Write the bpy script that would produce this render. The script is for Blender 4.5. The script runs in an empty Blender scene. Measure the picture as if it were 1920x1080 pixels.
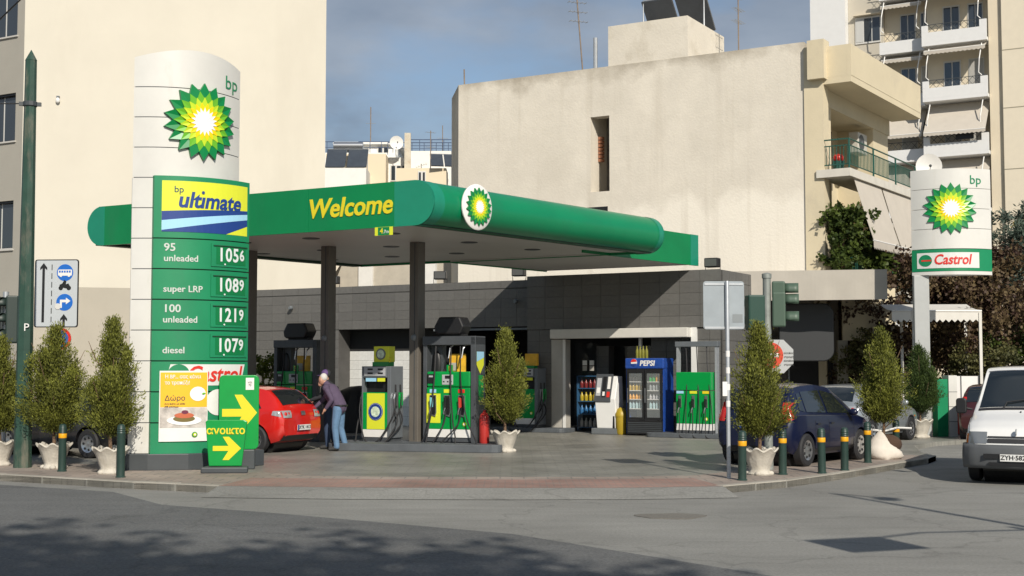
import bpy, bmesh, math, random
import numpy as np
from mathutils import Vector, Matrix, Euler
random.seed(7); rng = np.random.default_rng(7)
R = math.radians
SC = bpy.context.scene
COL = SC.collection
# ---------------------------------------------------------------- camera, sky, sun, exposure
cam_d = bpy.data.cameras.new('camera'); cam = bpy.data.objects.new('camera', cam_d); COL.objects.link(cam)
cam.location = (0, 0, 1.85); cam.rotation_euler = (R(90 + 3.434), 0, 0)
cam_d.sensor_width = 36; cam_d.lens = 36 * 2500 / 1920; cam_d.clip_end = 2000; cam_d.clip_start = .1
SC.camera = cam
SUN_AZ, SUN_EL = 17., 34.            # sun stands behind the camera, a little to the right
sun_dir = Vector((math.sin(R(SUN_AZ)) * math.cos(R(SUN_EL)), -math.cos(R(SUN_AZ)) * math.cos(R(SUN_EL)), math.sin(R(SUN_EL))))
sd = bpy.data.lights.new('sun', 'SUN'); sd.energy = 4.5; sd.angle = R(.55); sd.color = (1, .93, .82)
sun = bpy.data.objects.new('sun', sd); COL.objects.link(sun); sun.location = (20, -60, 45)
sun.rotation_euler = sun_dir.to_track_quat('Z', 'Y').to_euler()
W = bpy.data.worlds.new('World'); SC.world = W; W.use_nodes = True
wn, wl = W.node_tree.nodes, W.node_tree.links
wn.clear()
wo = wn.new('ShaderNodeOutputWorld'); bg = wn.new('ShaderNodeBackground'); sky = wn.new('ShaderNodeTexSky')
sky.sky_type = 'NISHITA'; sky.sun_disc = False; sky.sun_elevation = R(SUN_EL); sky.sun_rotation = math.atan2(sun_dir.x, sun_dir.y)
sky.air_density = 1.0; sky.dust_density = .6; sky.ozone_density = 1.6
tc = wn.new('ShaderNodeTexCoord'); mp = wn.new('ShaderNodeMapping'); mp.inputs['Scale'].default_value = (1.5, 1.5, 3.4); mp.inputs['Location'].default_value = (.37, .1, .22)
n1 = wn.new('ShaderNodeTexNoise'); n1.inputs['Scale'].default_value = 3.0; n1.inputs['Detail'].default_value = 7; n1.inputs['Roughness'].default_value = .52
rp = wn.new('ShaderNodeValToRGB'); rp.color_ramp.elements[0].position = .40; rp.color_ramp.elements[1].position = .60
n2 = wn.new('ShaderNodeTexNoise'); n2.inputs['Scale'].default_value = 4.1; n2.inputs['Detail'].default_value = 6
cr = wn.new('ShaderNodeValToRGB'); cr.color_ramp.elements[0].color = (2.0, 2.45, 3.2, 1); cr.color_ramp.elements[1].color = (4.3, 4.7, 5.3, 1)
cr.color_ramp.elements[0].position = .35; cr.color_ramp.elements[1].position = .72
mx = wn.new('ShaderNodeMixRGB'); ml = wn.new('ShaderNodeMath'); ml.operation = 'MULTIPLY'; ml.inputs[1].default_value = .78
wl.new(tc.outputs['Generated'], mp.inputs['Vector']); wl.new(mp.outputs[0], n1.inputs['Vector']); wl.new(mp.outputs[0], n2.inputs['Vector'])
wl.new(n1.outputs['Fac'], rp.inputs[0]); wl.new(n2.outputs['Fac'], cr.inputs[0]); wl.new(rp.outputs[0], ml.inputs[0])
wl.new(ml.outputs[0], mx.inputs[0]); wl.new(sky.outputs[0], mx.inputs[1]); wl.new(cr.outputs[0], mx.inputs[2])
wl.new(mx.outputs[0], bg.inputs['Color']); bg.inputs['Strength'].default_value = .088; wl.new(bg.outputs[0], wo.inputs[0])
SC.view_settings.view_transform = 'Standard'; SC.view_settings.look = 'None'; SC.view_settings.gamma = 1; SC.view_settings.exposure = .1
SC.view_settings.use_curve_mapping = False
SC.cycles.use_denoising = True; SC.cycles.max_bounces = 6; SC.cycles.transparent_max_bounces = 8
# ---------------------------------------------------------------- materials
MATS = {}
def mat(name, col, rough=.6, metal=0., var=0., vscale=3., bump=0., bscale=60., spec=.5, coat=0., emit=None, stain=None, sscale=.6, alpha=None, streak=0.):
    """procedural principled material: base colour with noise variation, stains, fine bump"""
    if name in MATS: return MATS[name]
    m = bpy.data.materials.new(name); m.use_nodes = True; MATS[name] = m
    nt = m.node_tree; N, L = nt.nodes, nt.links; b = N['Principled BSDF']
    b.inputs['Roughness'].default_value = rough; b.inputs['Metallic'].default_value = metal
    b.inputs['Specular IOR Level'].default_value = spec; b.inputs['Coat Weight'].default_value = coat
    b.inputs['Base Color'].default_value = (*col, 1); b.inputs['Coat Roughness'].default_value = .04
    if emit: b.inputs['Emission Color'].default_value = (*col, 1); b.inputs['Emission Strength'].default_value = emit
    if alpha is not None: b.inputs['Alpha'].default_value = alpha
    g = None
    if var or bump or stain or streak: g = N.new('ShaderNodeTexCoord')
    src = None
    if var:
        nz = N.new('ShaderNodeTexNoise'); nz.inputs['Scale'].default_value = vscale; nz.inputs['Detail'].default_value = 8; nz.inputs['Roughness'].default_value = .62
        L.new(g.outputs['Object'], nz.inputs['Vector'])
        mr = N.new('ShaderNodeMapRange'); mr.inputs['From Min'].default_value = .28; mr.inputs['From Max'].default_value = .72
        mr.inputs['To Min'].default_value = 1 - var; mr.inputs['To Max'].default_value = 1 + var; L.new(nz.outputs['Fac'], mr.inputs['Value'])
        mu = N.new('ShaderNodeVectorMath'); mu.operation = 'SCALE'; mu.inputs[0].default_value = col; L.new(mr.outputs[0], mu.inputs['Scale'])
        src = mu.outputs['Vector']
    if stain:
        nz = N.new('ShaderNodeTexNoise'); nz.inputs['Scale'].default_value = sscale; nz.inputs['Detail'].default_value = 9; nz.inputs['Roughness'].default_value = .7
        mpn = N.new('ShaderNodeMapping'); mpn.inputs['Scale'].default_value = (1, 1, 1.0 if not streak else .25)
        L.new(g.outputs['Object'], mpn.inputs['Vector']); L.new(mpn.outputs[0], nz.inputs['Vector'])
        r2 = N.new('ShaderNodeValToRGB'); r2.color_ramp.elements[0].position = .52; r2.color_ramp.elements[1].position = .74
        L.new(nz.outputs['Fac'], r2.inputs[0])
        mm = N.new('ShaderNodeMixRGB'); L.new(r2.outputs[0], mm.inputs[0])
        if src: L.new(src, mm.inputs[1])
        else: mm.inputs[1].default_value = (*col, 1)
        mm.inputs[2].default_value = (*stain, 1); src = mm.outputs[0]
    if src: L.new(src, b.inputs['Base Color'])
    if bump:
        nb = N.new('ShaderNodeTexNoise'); nb.inputs['Scale'].default_value = bscale; nb.inputs['Detail'].default_value = 5
        L.new(g.outputs['Object'], nb.inputs['Vector'])
        bp = N.new('ShaderNodeBump'); bp.inputs['Strength'].default_value = bump; bp.inputs['Distance'].default_value = .02
        L.new(nb.outputs['Fac'], bp.inputs['Height']); L.new(bp.outputs[0], b.inputs['Normal'])
    return m
def leafmat(name, c1, c2, rough=.6, trans=.25):
    """foliage: colour varies clump by clump and leaf by leaf"""
    if name in MATS: return MATS[name]
    m = bpy.data.materials.new(name); m.use_nodes = True; MATS[name] = m
    N, L = m.node_tree.nodes, m.node_tree.links; b = N['Principled BSDF']
    b.inputs['Roughness'].default_value = rough; b.inputs['Specular IOR Level'].default_value = .25
    at = N.new('ShaderNodeAttribute'); at.attribute_name = 'tint'
    mixc = N.new('ShaderNodeMixRGB'); mixc.inputs[1].default_value = (*c1, 1); mixc.inputs[2].default_value = (*c2, 1)
    L.new(at.outputs['Fac'], mixc.inputs[0]); L.new(mixc.outputs[0], b.inputs['Base Color'])
    tr = N.new('ShaderNodeBsdfTranslucent'); L.new(mixc.outputs[0], tr.inputs['Color'])
    ms = N.new('ShaderNodeMixShader'); ms.inputs[0].default_value = trans
    L.new(b.outputs[0], ms.inputs[1]); L.new(tr.outputs[0], ms.inputs[2]); L.new(ms.outputs[0], N['Material Output'].inputs['Surface'])
    return m
def glass(name, col=(.02, .025, .03), rough=.03, alpha=.55):
    return mat(name, col, rough, 0, spec=.9, alpha=alpha, coat=.3)
def tiledmat(name, c1, c2, mortar, sx, sz, rough=.5, msize=.015, bump=.4, wear=None):
    """pavers too small to build one by one"""
    if name in MATS: return MATS[name]
    m = bpy.data.materials.new(name); m.use_nodes = True; MATS[name] = m
    N, L = m.node_tree.nodes, m.node_tree.links; b = N['Principled BSDF']; b.inputs['Roughness'].default_value = rough
    g = N.new('ShaderNodeTexCoord'); br = N.new('ShaderNodeTexBrick')
    br.inputs['Color1'].default_value = (*c1, 1); br.inputs['Color2'].default_value = (*c2, 1); br.inputs['Mortar'].default_value = (*mortar, 1)
    br.inputs['Scale'].default_value = 1; br.inputs['Brick Width'].default_value = sx; br.inputs['Row Height'].default_value = sz; br.inputs['Mortar Size'].default_value = msize
    L.new(g.outputs['Object'], br.inputs['Vector'])
    nz = N.new('ShaderNodeTexNoise'); nz.inputs['Scale'].default_value = .55; nz.inputs['Detail'].default_value = 9; nz.inputs['Roughness'].default_value = .7; L.new(g.outputs['Object'], nz.inputs['Vector'])
    mr = N.new('ShaderNodeMapRange'); mr.inputs['From Min'].default_value = .3; mr.inputs['From Max'].default_value = .7; mr.inputs['To Min'].default_value = .62; mr.inputs['To Max'].default_value = 1.25; L.new(nz.outputs['Fac'], mr.inputs['Value'])
    mu = N.new('ShaderNodeVectorMath'); mu.operation = 'SCALE'; L.new(br.outputs['Color'], mu.inputs[0]); L.new(mr.outputs[0], mu.inputs['Scale'])
    L.new(mu.outputs['Vector'], b.inputs['Base Color'])
    bp = N.new('ShaderNodeBump'); bp.inputs['Strength'].default_value = bump; bp.inputs['Distance'].default_value = .01; bp.invert = True
    L.new(br.outputs['Fac'], bp.inputs['Height']); L.new(bp.outputs[0], b.inputs['Normal'])
    mr2 = N.new('ShaderNodeMapRange'); mr2.inputs['To Min'].default_value = rough - .15; mr2.inputs['To Max'].default_value = rough + .2; L.new(nz.outputs['Fac'], mr2.inputs['Value']); L.new(mr2.outputs[0], b.inputs['Roughness'])
    return m
def asphalt(name, col, var=.2, patch=.15):
    if name in MATS: return MATS[name]
    m = bpy.data.materials.new(name); m.use_nodes = True; MATS[name] = m
    N, L = m.node_tree.nodes, m.node_tree.links; b = N['Principled BSDF']; b.inputs['Roughness'].default_value = .85; b.inputs['Specular IOR Level'].default_value = .3
    g = N.new('ShaderNodeTexCoord')
    def noise(s, d, lo, hi, rgh=.6, sc=(1, 1, 1)):
        mpn = N.new('ShaderNodeMapping'); mpn.inputs['Scale'].default_value = sc; L.new(g.outputs['Object'], mpn.inputs['Vector'])
        nz = N.new('ShaderNodeTexNoise'); nz.inputs['Scale'].default_value = s; nz.inputs['Detail'].default_value = d; nz.inputs['Roughness'].default_value = rgh; L.new(mpn.outputs[0], nz.inputs['Vector'])
        mr = N.new('ShaderNodeMapRange'); mr.inputs['From Min'].default_value = .3; mr.inputs['From Max'].default_value = .7; mr.inputs['To Min'].default_value = lo; mr.inputs['To Max'].default_value = hi
        L.new(nz.outputs['Fac'], mr.inputs['Value']); return mr.outputs[0], nz
    a, _ = noise(.35, 6, 1 - patch, 1 + patch); c, nzf = noise(28, 4, 1 - var, 1 + var, .85); d, _ = noise(1.2, 8, .9, 1.1, .7, (.35, 2.2, 1))
    m1 = N.new('ShaderNodeMath'); m1.operation = 'MULTIPLY'; L.new(a, m1.inputs[0]); L.new(c, m1.inputs[1])
    m2 = N.new('ShaderNodeMath'); m2.operation = 'MULTIPLY'; L.new(m1.outputs[0], m2.inputs[0]); L.new(d, m2.inputs[1])
    vo = N.new('ShaderNodeTexVoronoi'); vo.feature = 'DISTANCE_TO_EDGE'; vo.inputs['Scale'].default_value = .33; nw = N.new('ShaderNodeTexNoise'); nw.inputs['Scale'].default_value = 1.6; nw.inputs['Detail'].default_value = 6
    L.new(g.outputs['Object'], nw.inputs['Vector']); va = N.new('ShaderNodeVectorMath'); va.operation = 'MULTIPLY_ADD'; va.inputs[1].default_value = (1.1, 1.1, 0); L.new(nw.outputs['Color'], va.inputs[0]); L.new(g.outputs['Object'], va.inputs[2]); L.new(va.outputs[0], vo.inputs['Vector'])
    ck = N.new('ShaderNodeMapRange'); ck.inputs['From Min'].default_value = .0; ck.inputs['From Max'].default_value = .012; ck.inputs['To Min'].default_value = .8; ck.inputs['To Max'].default_value = 1; L.new(vo.outputs['Distance'], ck.inputs['Value'])
    m3 = N.new('ShaderNodeMath'); m3.operation = 'MULTIPLY'; L.new(m2.outputs[0], m3.inputs[0]); L.new(ck.outputs[0], m3.inputs[1])
    mu = N.new('ShaderNodeVectorMath'); mu.operation = 'SCALE'; mu.inputs[0].default_value = col; L.new(m3.outputs[0], mu.inputs['Scale']); L.new(mu.outputs['Vector'], b.inputs['Base Color'])
    bp = N.new('ShaderNodeBump'); bp.inputs['Strength'].default_value = .5; bp.inputs['Distance'].default_value = .012; L.new(nzf.outputs['Fac'], bp.inputs['Height']); L.new(bp.outputs[0], b.inputs['Normal'])
    return m
GREEN = mat('sign_green', (.0, .195, .06), .36, var=.1, vscale=1.2, stain=(.012, .17, .065), sscale=.7, streak=1)
TEAL = mat('cap_teal', (.01, .225, .135), .35, var=.06)
GREEN_P = mat('pylon_green', (.006, .215, .088), .42, var=.1, vscale=1.5, stain=(.02, .19, .09), sscale=1.1, streak=1)
YELLOW = mat('sign_yellow', (.72, .60, .02), .4)
LIME = mat('lime_yellow', (.66, .70, .035), .4)
WHITE_P = mat('white_panel', (.62, .61, .57), .38, var=.06, vscale=1.2, stain=(.5, .47, .4), sscale=.9, streak=1)
WHITE = mat('white_paint', (.72, .71, .68), .5, var=.05)
DKGREY = mat('dark_grey_metal', (.05, .057, .062), .5, var=.12)
MIDGREY = mat('grey_metal', (.16, .175, .185), .45, metal=.2, var=.1)
BLACK = mat('black_plastic', (.012, .012, .013), .45)
RUBBER = mat('rubber', (.018, .018, .02), .7, var=.2)
CHROME = mat('bright_metal', (.55, .56, .57), .28, metal=.9)
GALV = mat('galvanised_steel', (.42, .44, .46), .45, metal=.5, var=.12, vscale=8)
NAVY = mat('navy_print', (.012, .045, .22), .4)
SKYB = mat('light_blue_print', (.33, .6, .78), .4)
RED = mat('red_print', (.62, .03, .02), .4)
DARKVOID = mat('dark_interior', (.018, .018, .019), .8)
# ---------------------------------------------------------------- mesh builder
class MB:
    def __init__(s): s.v = []; s.f = []
    def add(s, vs, fs):
        o = len(s.v); s.v += [tuple(p) for p in vs]; s.f += [tuple(i + o for i in q) for q in fs]; return s
    def box(s, x0, x1, y0, y1, z0, z1):
        return s.add([(x0, y0, z0), (x1, y0, z0), (x1, y1, z0), (x0, y1, z0), (x0, y0, z1), (x1, y0, z1), (x1, y1, z1), (x0, y1, z1)],
                     [(0, 3, 2, 1), (4, 5, 6, 7), (0, 1, 5, 4), (1, 2, 6, 5), (2, 3, 7, 6), (3, 0, 4, 7)])
    def ext(s, pts, vec):
        n = len(pts); vec = Vector(vec); a = [Vector(p) for p in pts]; b = [p + vec for p in a]
        nrm = Vector((0, 0, 0))
        for i in range(n): nrm += a[i].cross(a[(i + 1) % n])
        fl = nrm.dot(vec) > 0
        f = [tuple(range(n))[::-1], tuple(range(n, 2 * n))] + [(i, (i + 1) % n, n + (i + 1) % n, n + i) for i in range(n)]
        if not fl: f = [q[::-1] for q in f]
        return s.add(a + b, f)
    def prism(s, pts, z0, z1): return s.ext([(x, y, z0) for x, y in pts], (0, 0, z1 - z0))
    def front(s, pts, y0, y1): return s.ext([(x, y0, z) for x, z in pts], (0, y1 - y0, 0))   # outline in x,z; depth along y
    def quad(s, *p): return s.add(p, [tuple(range(len(p)))])
    def tube(s, path, r, n=8, r1=None, caps=True):
        path = [Vector(p) for p in path]; m = len(path); vs = []; fs = []
        t0 = (path[1] - path[0]).normalized(); up = Vector((0, 0, 1)) if abs(t0.z) < .9 else Vector((1, 0, 0))
        u = t0.cross(up).normalized()
        for i, p in enumerate(path):
            t = (path[min(i + 1, m - 1)] - path[max(i - 1, 0)]).normalized()
            u = (u - t * u.dot(t)).normalized(); w = t.cross(u)
            rr = r if r1 is None else r + (r1 - r) * i / (m - 1)
            if isinstance(r, (list, tuple)): rr = r[i]
            vs += [p + (u * math.cos(2 * math.pi * k / n) + w * math.sin(2 * math.pi * k / n)) * rr for k in range(n)]
        for i in range(m - 1):
            for k in range(n):
                a, b = i * n + k, i * n + (k + 1) % n; fs.append((a, b, b + n, a + n))
        if caps: fs += [tuple(range(n))[::-1], tuple(range((m - 1) * n, m * n))]
        return s.add(vs, fs)
    def cyl(s, p0, p1, r, n=16, r1=None): return s.tube([p0, p1], r, n, r1)
    def lathe(s, prof, n=24, c=(0, 0, 0), mod=None, axis='z', caps=True):
        vs = []; fs = []; m = len(prof)
        for i, (r, z) in enumerate(prof):
            for k in range(n):
                a = 2 * math.pi * k / n; rr = r if mod is None else mod(r, z, a, i)
                zz = z
                if isinstance(rr, tuple): rr, zz = rr
                p = (rr * math.cos(a), rr * math.sin(a), zz)
                if axis == 'y': p = (p[0], p[2], p[1])
                vs.append((p[0] + c[0], p[1] + c[1], p[2] + c[2]))
        for i in range(m - 1):
            for k in range(n):
                a, b = i * n + k, i * n + (k + 1) % n
                fs.append((a, b, b + n, a + n) if axis == 'z' else (a, a + n, b + n, b))
        c0, c1 = tuple(range(n)), tuple(range((m - 1) * n, m * n))
        if caps: fs += [c0[::-1], c1] if axis == 'z' else [c0, c1[::-1]]
        return s.add(vs, fs)
    def ball(s, c, r, n=12, m=8):
        if not isinstance(r, tuple): r = (r, r, r)
        vs = []; fs = []
        for i in range(m + 1):
            ph = math.pi * i / m - math.pi / 2
            for k in range(n):
                a = 2 * math.pi * k / n; vs.append((c[0] + r[0] * math.cos(ph) * math.cos(a), c[1] + r[1] * math.cos(ph) * math.sin(a), c[2] + r[2] * math.sin(ph)))
        for i in range(m):
            for k in range(n):
                a, b = i * n + k, i * n + (k + 1) % n; fs.append((a, b, b + n, a + n))
        return s.add(vs, fs)
    def grid(s, fn, nu, nv, flip=False):
        vs = [fn(i / nu, j / nv) for i in range(nu + 1) for j in range(nv + 1)]
        fs = [(i * (nv + 1) + j, (i + 1) * (nv + 1) + j, (i + 1) * (nv + 1) + j + 1, i * (nv + 1) + j + 1) for i in range(nu) for j in range(nv)]
        return s.add(vs, [q[::-1] for q in fs] if flip else fs)
    def mesh(s, name, m=None, smooth=None):
        me = bpy.data.meshes.new(name); me.from_pydata(s.v, [], s.f); me.update()
        if smooth:
            me.polygons.foreach_set('use_smooth', [True] * len(me.polygons)); me.set_sharp_from_angle(angle=R(smooth))
        if m: me.materials.append(m)
        return me
    def build(s, name, m, parent=None, smooth=None, bevel=0., loc=None):
        return put(name, s.mesh(name, m, smooth), parent, bevel, loc)
def put(name, me, parent=None, bevel=0., loc=None, rot=None):
    o = bpy.data.objects.new(name, me); COL.objects.link(o)
    if parent: o.parent = parent
    if loc: o.location = loc
    if rot: o.rotation_euler = rot
    if bevel:
        b = o.modifiers.new('bevel', 'BEVEL'); b.width = bevel; b.segments = 2; b.limit_method = 'ANGLE'; b.angle_limit = R(40)
    return o
def tag(o, label, cat, group=None, kind=None):
    if label: o['label'] = label
    if cat: o['category'] = cat
    if group: o['group'] = group
    if kind: o['kind'] = kind
    return o
def thing(name, label, cat, loc=(0, 0, 0), rz=0., group=None):
    o = bpy.data.objects.new(name, None); COL.objects.link(o); o.location = loc; o.rotation_euler = (0, 0, R(rz)); o.empty_display_size = .3
    return tag(o, label, cat, group)
def structure(name, mb, m, smooth=None):
    o = mb.build(name, m, None, smooth); o['kind'] = 'structure'; return o
def copy_tree(o, parent=None):
    c = o.copy(); COL.objects.link(c); c.parent = parent
    for ch in [x for x in o.children]: copy_tree(ch, c)
    return c
def text(s, size, m, parent, x, z, y=0., name='lettering', ext=.004, bold=0., shear=0., sx=1., align='CENTER', bend=None, sz=None):
    """lettering as thin solid letters, in the parent's x-z plane facing -y"""
    cu = bpy.data.curves.new(name, 'FONT'); cu.body = s; cu.size = size; cu.extrude = ext; cu.offset = bold * size; cu.shear = shear
    cu.align_x = align; cu.align_y = 'CENTER'; cu.resolution_u = 3
    t = bpy.data.objects.new('tmp', cu); COL.objects.link(t)
    dg = bpy.context.evaluated_depsgraph_get(); me = bpy.data.meshes.new_from_object(t.evaluated_get(dg)); bpy.data.objects.remove(t); bpy.data.curves.remove(cu)
    n = len(me.vertices); co = np.empty(n * 3); me.vertices.foreach_get('co', co); co = co.reshape(-1, 3)
    if sz: co[:, 1] *= sz
    X = co[:, 0] * sx + x; Z = co[:, 1] + z; Y = -co[:, 2] + y
    if bend is not None: Y = Y + np.array([bend(q) for q in X])
    me.vertices.foreach_set('co', np.stack([X, Y, Z], 1).ravel()); me.update(); me.materials.clear(); me.materials.append(m); me.name = name
    return put(name, me, parent)
def rrect(x0, x1, z0, z1, r, n=5):
    pts = []
    for cx, cz, a0 in ((x1 - r, z0 + r, -90), (x1 - r, z1 - r, 0), (x0 + r, z1 - r, 90), (x0 + r, z0 + r, 180)):
        pts += [(cx + r * math.cos(R(a0 + 90 * i / n)), cz + r * math.sin(R(a0 + 90 * i / n))) for i in range(n + 1)]
    return pts
def disc(cx, cz, r, n=28): return [(cx + r * math.cos(2 * math.pi * i / n), cz + r * math.sin(2 * math.pi * i / n)) for i in range(n)]
HEL = [mat('petal_dark_green', (0, .2, .05), .35), mat('petal_green', (.13, .42, .02), .35), mat('petal_lime', (.5, .66, .02), .35), mat('petal_yellow', (.85, .62, .0), .35), mat('petal_white', (.85, .85, .82), .35)]
def sunburst(parent, cx, cz, rad, y, bend=None, thick=.05, name='emblem'):
    """eighteen-petalled sunburst: stacked star-shaped plates"""
    spec = [(1., .79, 0), (.79, .60, .5), (.64, .47, 0), (.50, .36, .5), (.37, .25, 0)]
    root = None
    for k, (ro, ri, ph) in enumerate(spec):
        pts = []
        for i in range(18):
            a = 2 * math.pi * (i + ph) / 18 + math.pi / 2; b = a + math.pi / 18
            pts += [(cx + rad * ro * math.cos(a), cz + rad * ro * math.sin(a)), (cx + rad * ri * math.cos(b), cz + rad * ri * math.sin(b))]
        bf = bend or (lambda q: 0.)
        yy0 = y - (0 if k == 0 else thick + .004 * (k - 1)); yy1 = y - thick - .004 * k
        n = len(pts); mb = MB(); vs = [(px, yy1 + bf(px), pz) for px, pz in pts] + [(px, yy0 + bf(px), pz) for px, pz in pts] + [(cx, yy1 + bf(cx), cz)]
        fs = [(i, (i + 1) % n, 2 * n) for i in range(n)] + [(i, n + i, n + (i + 1) % n, (i + 1) % n) for i in range(n)]
        mb.add(vs, fs); o = mb.build(name if k == 0 else 'petal_ring', HEL[k], parent if k == 0 else root)
        if k == 0: root = o
    return root
def tiles(parent, name, x0, x1, z0, z1, y, tw, th, gap, m, depth=.02, sub=None, stagger=False):
    """one tile after another, set into a wall facing -y"""
    nx = max(1, round((x1 - x0) / tw)); nz = max(1, round((z1 - z0) / th)); w = (x1 - x0) / nx; h = (z1 - z0) / nz
    me = MB().box(gap / 2, w - gap / 2, -depth, 0, gap / 2, h - gap / 2).mesh(name, m)
    for i in range(nx):
        for j in range(nz): put(name, me, parent, loc=(x0 + i * w, y + random.uniform(0, .003), z0 + j * h))
# ---------------------------------------------------------------- ground, roads, pavements
def randmat(name, col, amp=.12, rough=.55, spec=.4, bump=.15):
    """tiles: every piece a little lighter or darker than its neighbour"""
    if name in MATS: return MATS[name]
    m = mat(name, col, rough, var=.1, vscale=9, bump=bump, bscale=90, spec=spec); N, L = m.node_tree.nodes, m.node_tree.links
    b = N['Principled BSDF']; src = b.inputs['Base Color'].links[0].from_socket
    oi = N.new('ShaderNodeObjectInfo'); mr = N.new('ShaderNodeMapRange'); mr.inputs['To Min'].default_value = 1 - amp; mr.inputs['To Max'].default_value = 1 + amp
    L.new(oi.outputs['Random'], mr.inputs['Value']); mu = N.new('ShaderNodeVectorMath'); mu.operation = 'SCALE'
    L.new(src, mu.inputs[0]); L.new(mr.outputs[0], mu.inputs['Scale']); L.new(mu.outputs['Vector'], b.inputs['Base Color']); return m
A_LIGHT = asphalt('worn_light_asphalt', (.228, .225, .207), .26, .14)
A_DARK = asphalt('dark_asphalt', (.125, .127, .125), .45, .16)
FORE = tiledmat('forecourt_pavers', (.255, .247, .215), (.225, .22, .195), (.185, .178, .16), .42, .21, .42, .012, .25)
PAVE = tiledmat('pavement_slabs', (.33, .27, .225), (.29, .245, .21), (.2, .18, .16), .4, .4, .75, .014, .4)
REDPAVE = tiledmat('red_pavers', (.34, .19, .15), (.29, .2, .165), (.22, .18, .16), .22, .11, .75, .012, .4)
KERB = randmat('kerb_concrete', (.36, .335, .285), .12, .85, .2, .4)
structure('ground', MB().quad((-300, -150, -.112), (300, -150, -.112), (300, 500, -.112), (-300, 500, -.112)), asphalt('city_ground', (.14, .135, .125)))
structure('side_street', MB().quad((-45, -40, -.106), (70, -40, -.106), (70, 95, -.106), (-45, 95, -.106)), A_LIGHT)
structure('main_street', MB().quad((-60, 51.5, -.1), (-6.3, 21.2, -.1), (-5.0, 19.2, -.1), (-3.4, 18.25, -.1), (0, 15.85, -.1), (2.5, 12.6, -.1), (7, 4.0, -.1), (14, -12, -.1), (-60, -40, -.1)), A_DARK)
EDGE_L = [(-30, 35.5), (-8.9, 23.32), (-6.12, 21.7), (-4.6, 21.05)]
EDGE_M = [(-4.6, 21.05), (-2.4, 20.75), (0, 20.68), (1.8, 20.72), (3.3, 20.98)]
EDGE_R = [(3.3, 20.98), (4.5, 22.0), (5.56, 23.3), (7.41, 25.9), (8.5, 27.4), (8.95, 28.3)]
lot = EDGE_L + EDGE_M[1:] + EDGE_R[1:] + [(9.0, 29.5), (9.6, 32.0), (10.6, 33.6), (12.2, 35.0), (30, 57.5), (60, 96), (-60, 96), (-60, 52.8)]
structure('forecourt', MB().prism(lot, -.4, 0), FORE)
def offs(line, d):
    out = []
    for i, p in enumerate(line):
        a = Vector(line[max(i - 1, 0)]); b = Vector(line[min(i + 1, len(line) - 1)]); t = (b - a).normalized(); out.append((p[0] - t.y * d, p[1] + t.x * d))
    return out
def strip(name, line, d0, d1, z, m):
    a, b = offs(line, d0), offs(line, d1); mb = MB()
    for i in range(len(line) - 1): mb.quad((*a[i], z), (*a[i + 1], z), (*b[i + 1], z), (*b[i], z))
    return structure(name, mb, m)
pl = strip('pavement_left', EDGE_L, .16, 2.5, .004, PAVE)
pr_ = strip('pavement_right', EDGE_R, .16, 1.75, .004, PAVE)
strip('driveway_pavers', EDGE_M, .0, 1.55, .008, REDPAVE)
strip('pavement_band', EDGE_M, 1.57, 2.1, .006, PAVE)
a_, b_ = offs(EDGE_M, 0), offs(EDGE_M, -.75)
mb = MB()
for i in range(len(EDGE_M) - 1): mb.quad((*b_[i], -.099), (*b_[i + 1], -.099), (*a_[i + 1], .006), (*a_[i], .006))
structure('driveway_ramp', mb, A_LIGHT)
def kerbs(line, parent):
    for i in range(len(line) - 1):
        a, b = Vector(line[i]), Vector(line[i + 1]); L_ = (b - a).length; n = max(1, round(L_ / 1.0)); t = (b - a) / L_; w = Vector((-t.y, t.x))
        if i == 0 and parent is pl: n = 24
        for k in range(n):
            p = a + t * (L_ * k / n + .006); q = a + t * (L_ * (k + 1) / n - .006); h = random.uniform(.008, .02)
            MB().prism([tuple(p), tuple(q), tuple(q + w * .17), tuple(p + w * .17)], -.14, h).build('kerb_stone', KERB, parent, bevel=.012)
kerbs(EDGE_L, pl); kerbs(EDGE_R, pr_)
structure('road_patch', MB().prism([(2.1 + .46 * math.cos(a) * (1 + .15 * math.sin(3 * a)), 17.75 + .34 * math.sin(a) * (1 + .1 * math.cos(5 * a))) for a in np.linspace(0, 6.28, 22)[:-1]], -.104, -.098), asphalt('patch_asphalt', (.17, .16, .14), .3))
# ---------------------------------------------------------------- canopy over the pumps
Cx, Cy = -1.53, 26.3
AV = Vector((.866, -.5, 0)); RV = Vector((.6225, .7826, 0))
def cp(al, rho, z): return AV * al + RV * rho + Vector((0, 0, z))
can = thing('canopy', 'large green filling station canopy with rounded edges over the pumps', 'canopy', (Cx, Cy, 0))
BULL = mat('bullnose_green', (.0, .2, .08), .3, var=.08, vscale=.7, spec=.6, stain=(.008, .175, .075), sscale=.6)
SOFF = mat('soffit_panels', (.54, .525, .485), .5, var=.05, vscale=.6, stain=(.5, .48, .44), sscale=.35)
DK = mat('canopy_dark_edge', (.01, .045, .02), .5)
def half(sign, al, rho0, rho1, r, name, m, zc=5.15, n=18):
    mb = MB(); pts = [(al + sign * r * math.cos(t), zc + r * math.sin(t)) for t in np.linspace(-math.pi / 2, math.pi / 2, n)]
    mb.grid(lambda u, v: tuple(cp(pts[round(v * (n - 1))][0], rho0 + (rho1 - rho0) * u, pts[round(v * (n - 1))][1])), 6, n - 1, flip=sign < 0)
    return mb.build(name, m, can, smooth=40)
half(1, -.45, .0, 8.5, .45, 'bullnose_edge', BULL); half(-1, -9.25, .0, 8.5, .45, 'bullnose_edge', BULL)
half(1, -.45, -.03, .30, .457, 'end_band', TEAL); half(-1, -9.25, -.03, .22, .457, 'end_band', TEAL); half(1, -.45, 8.3, 8.52, .457, 'end_band', TEAL)
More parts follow.
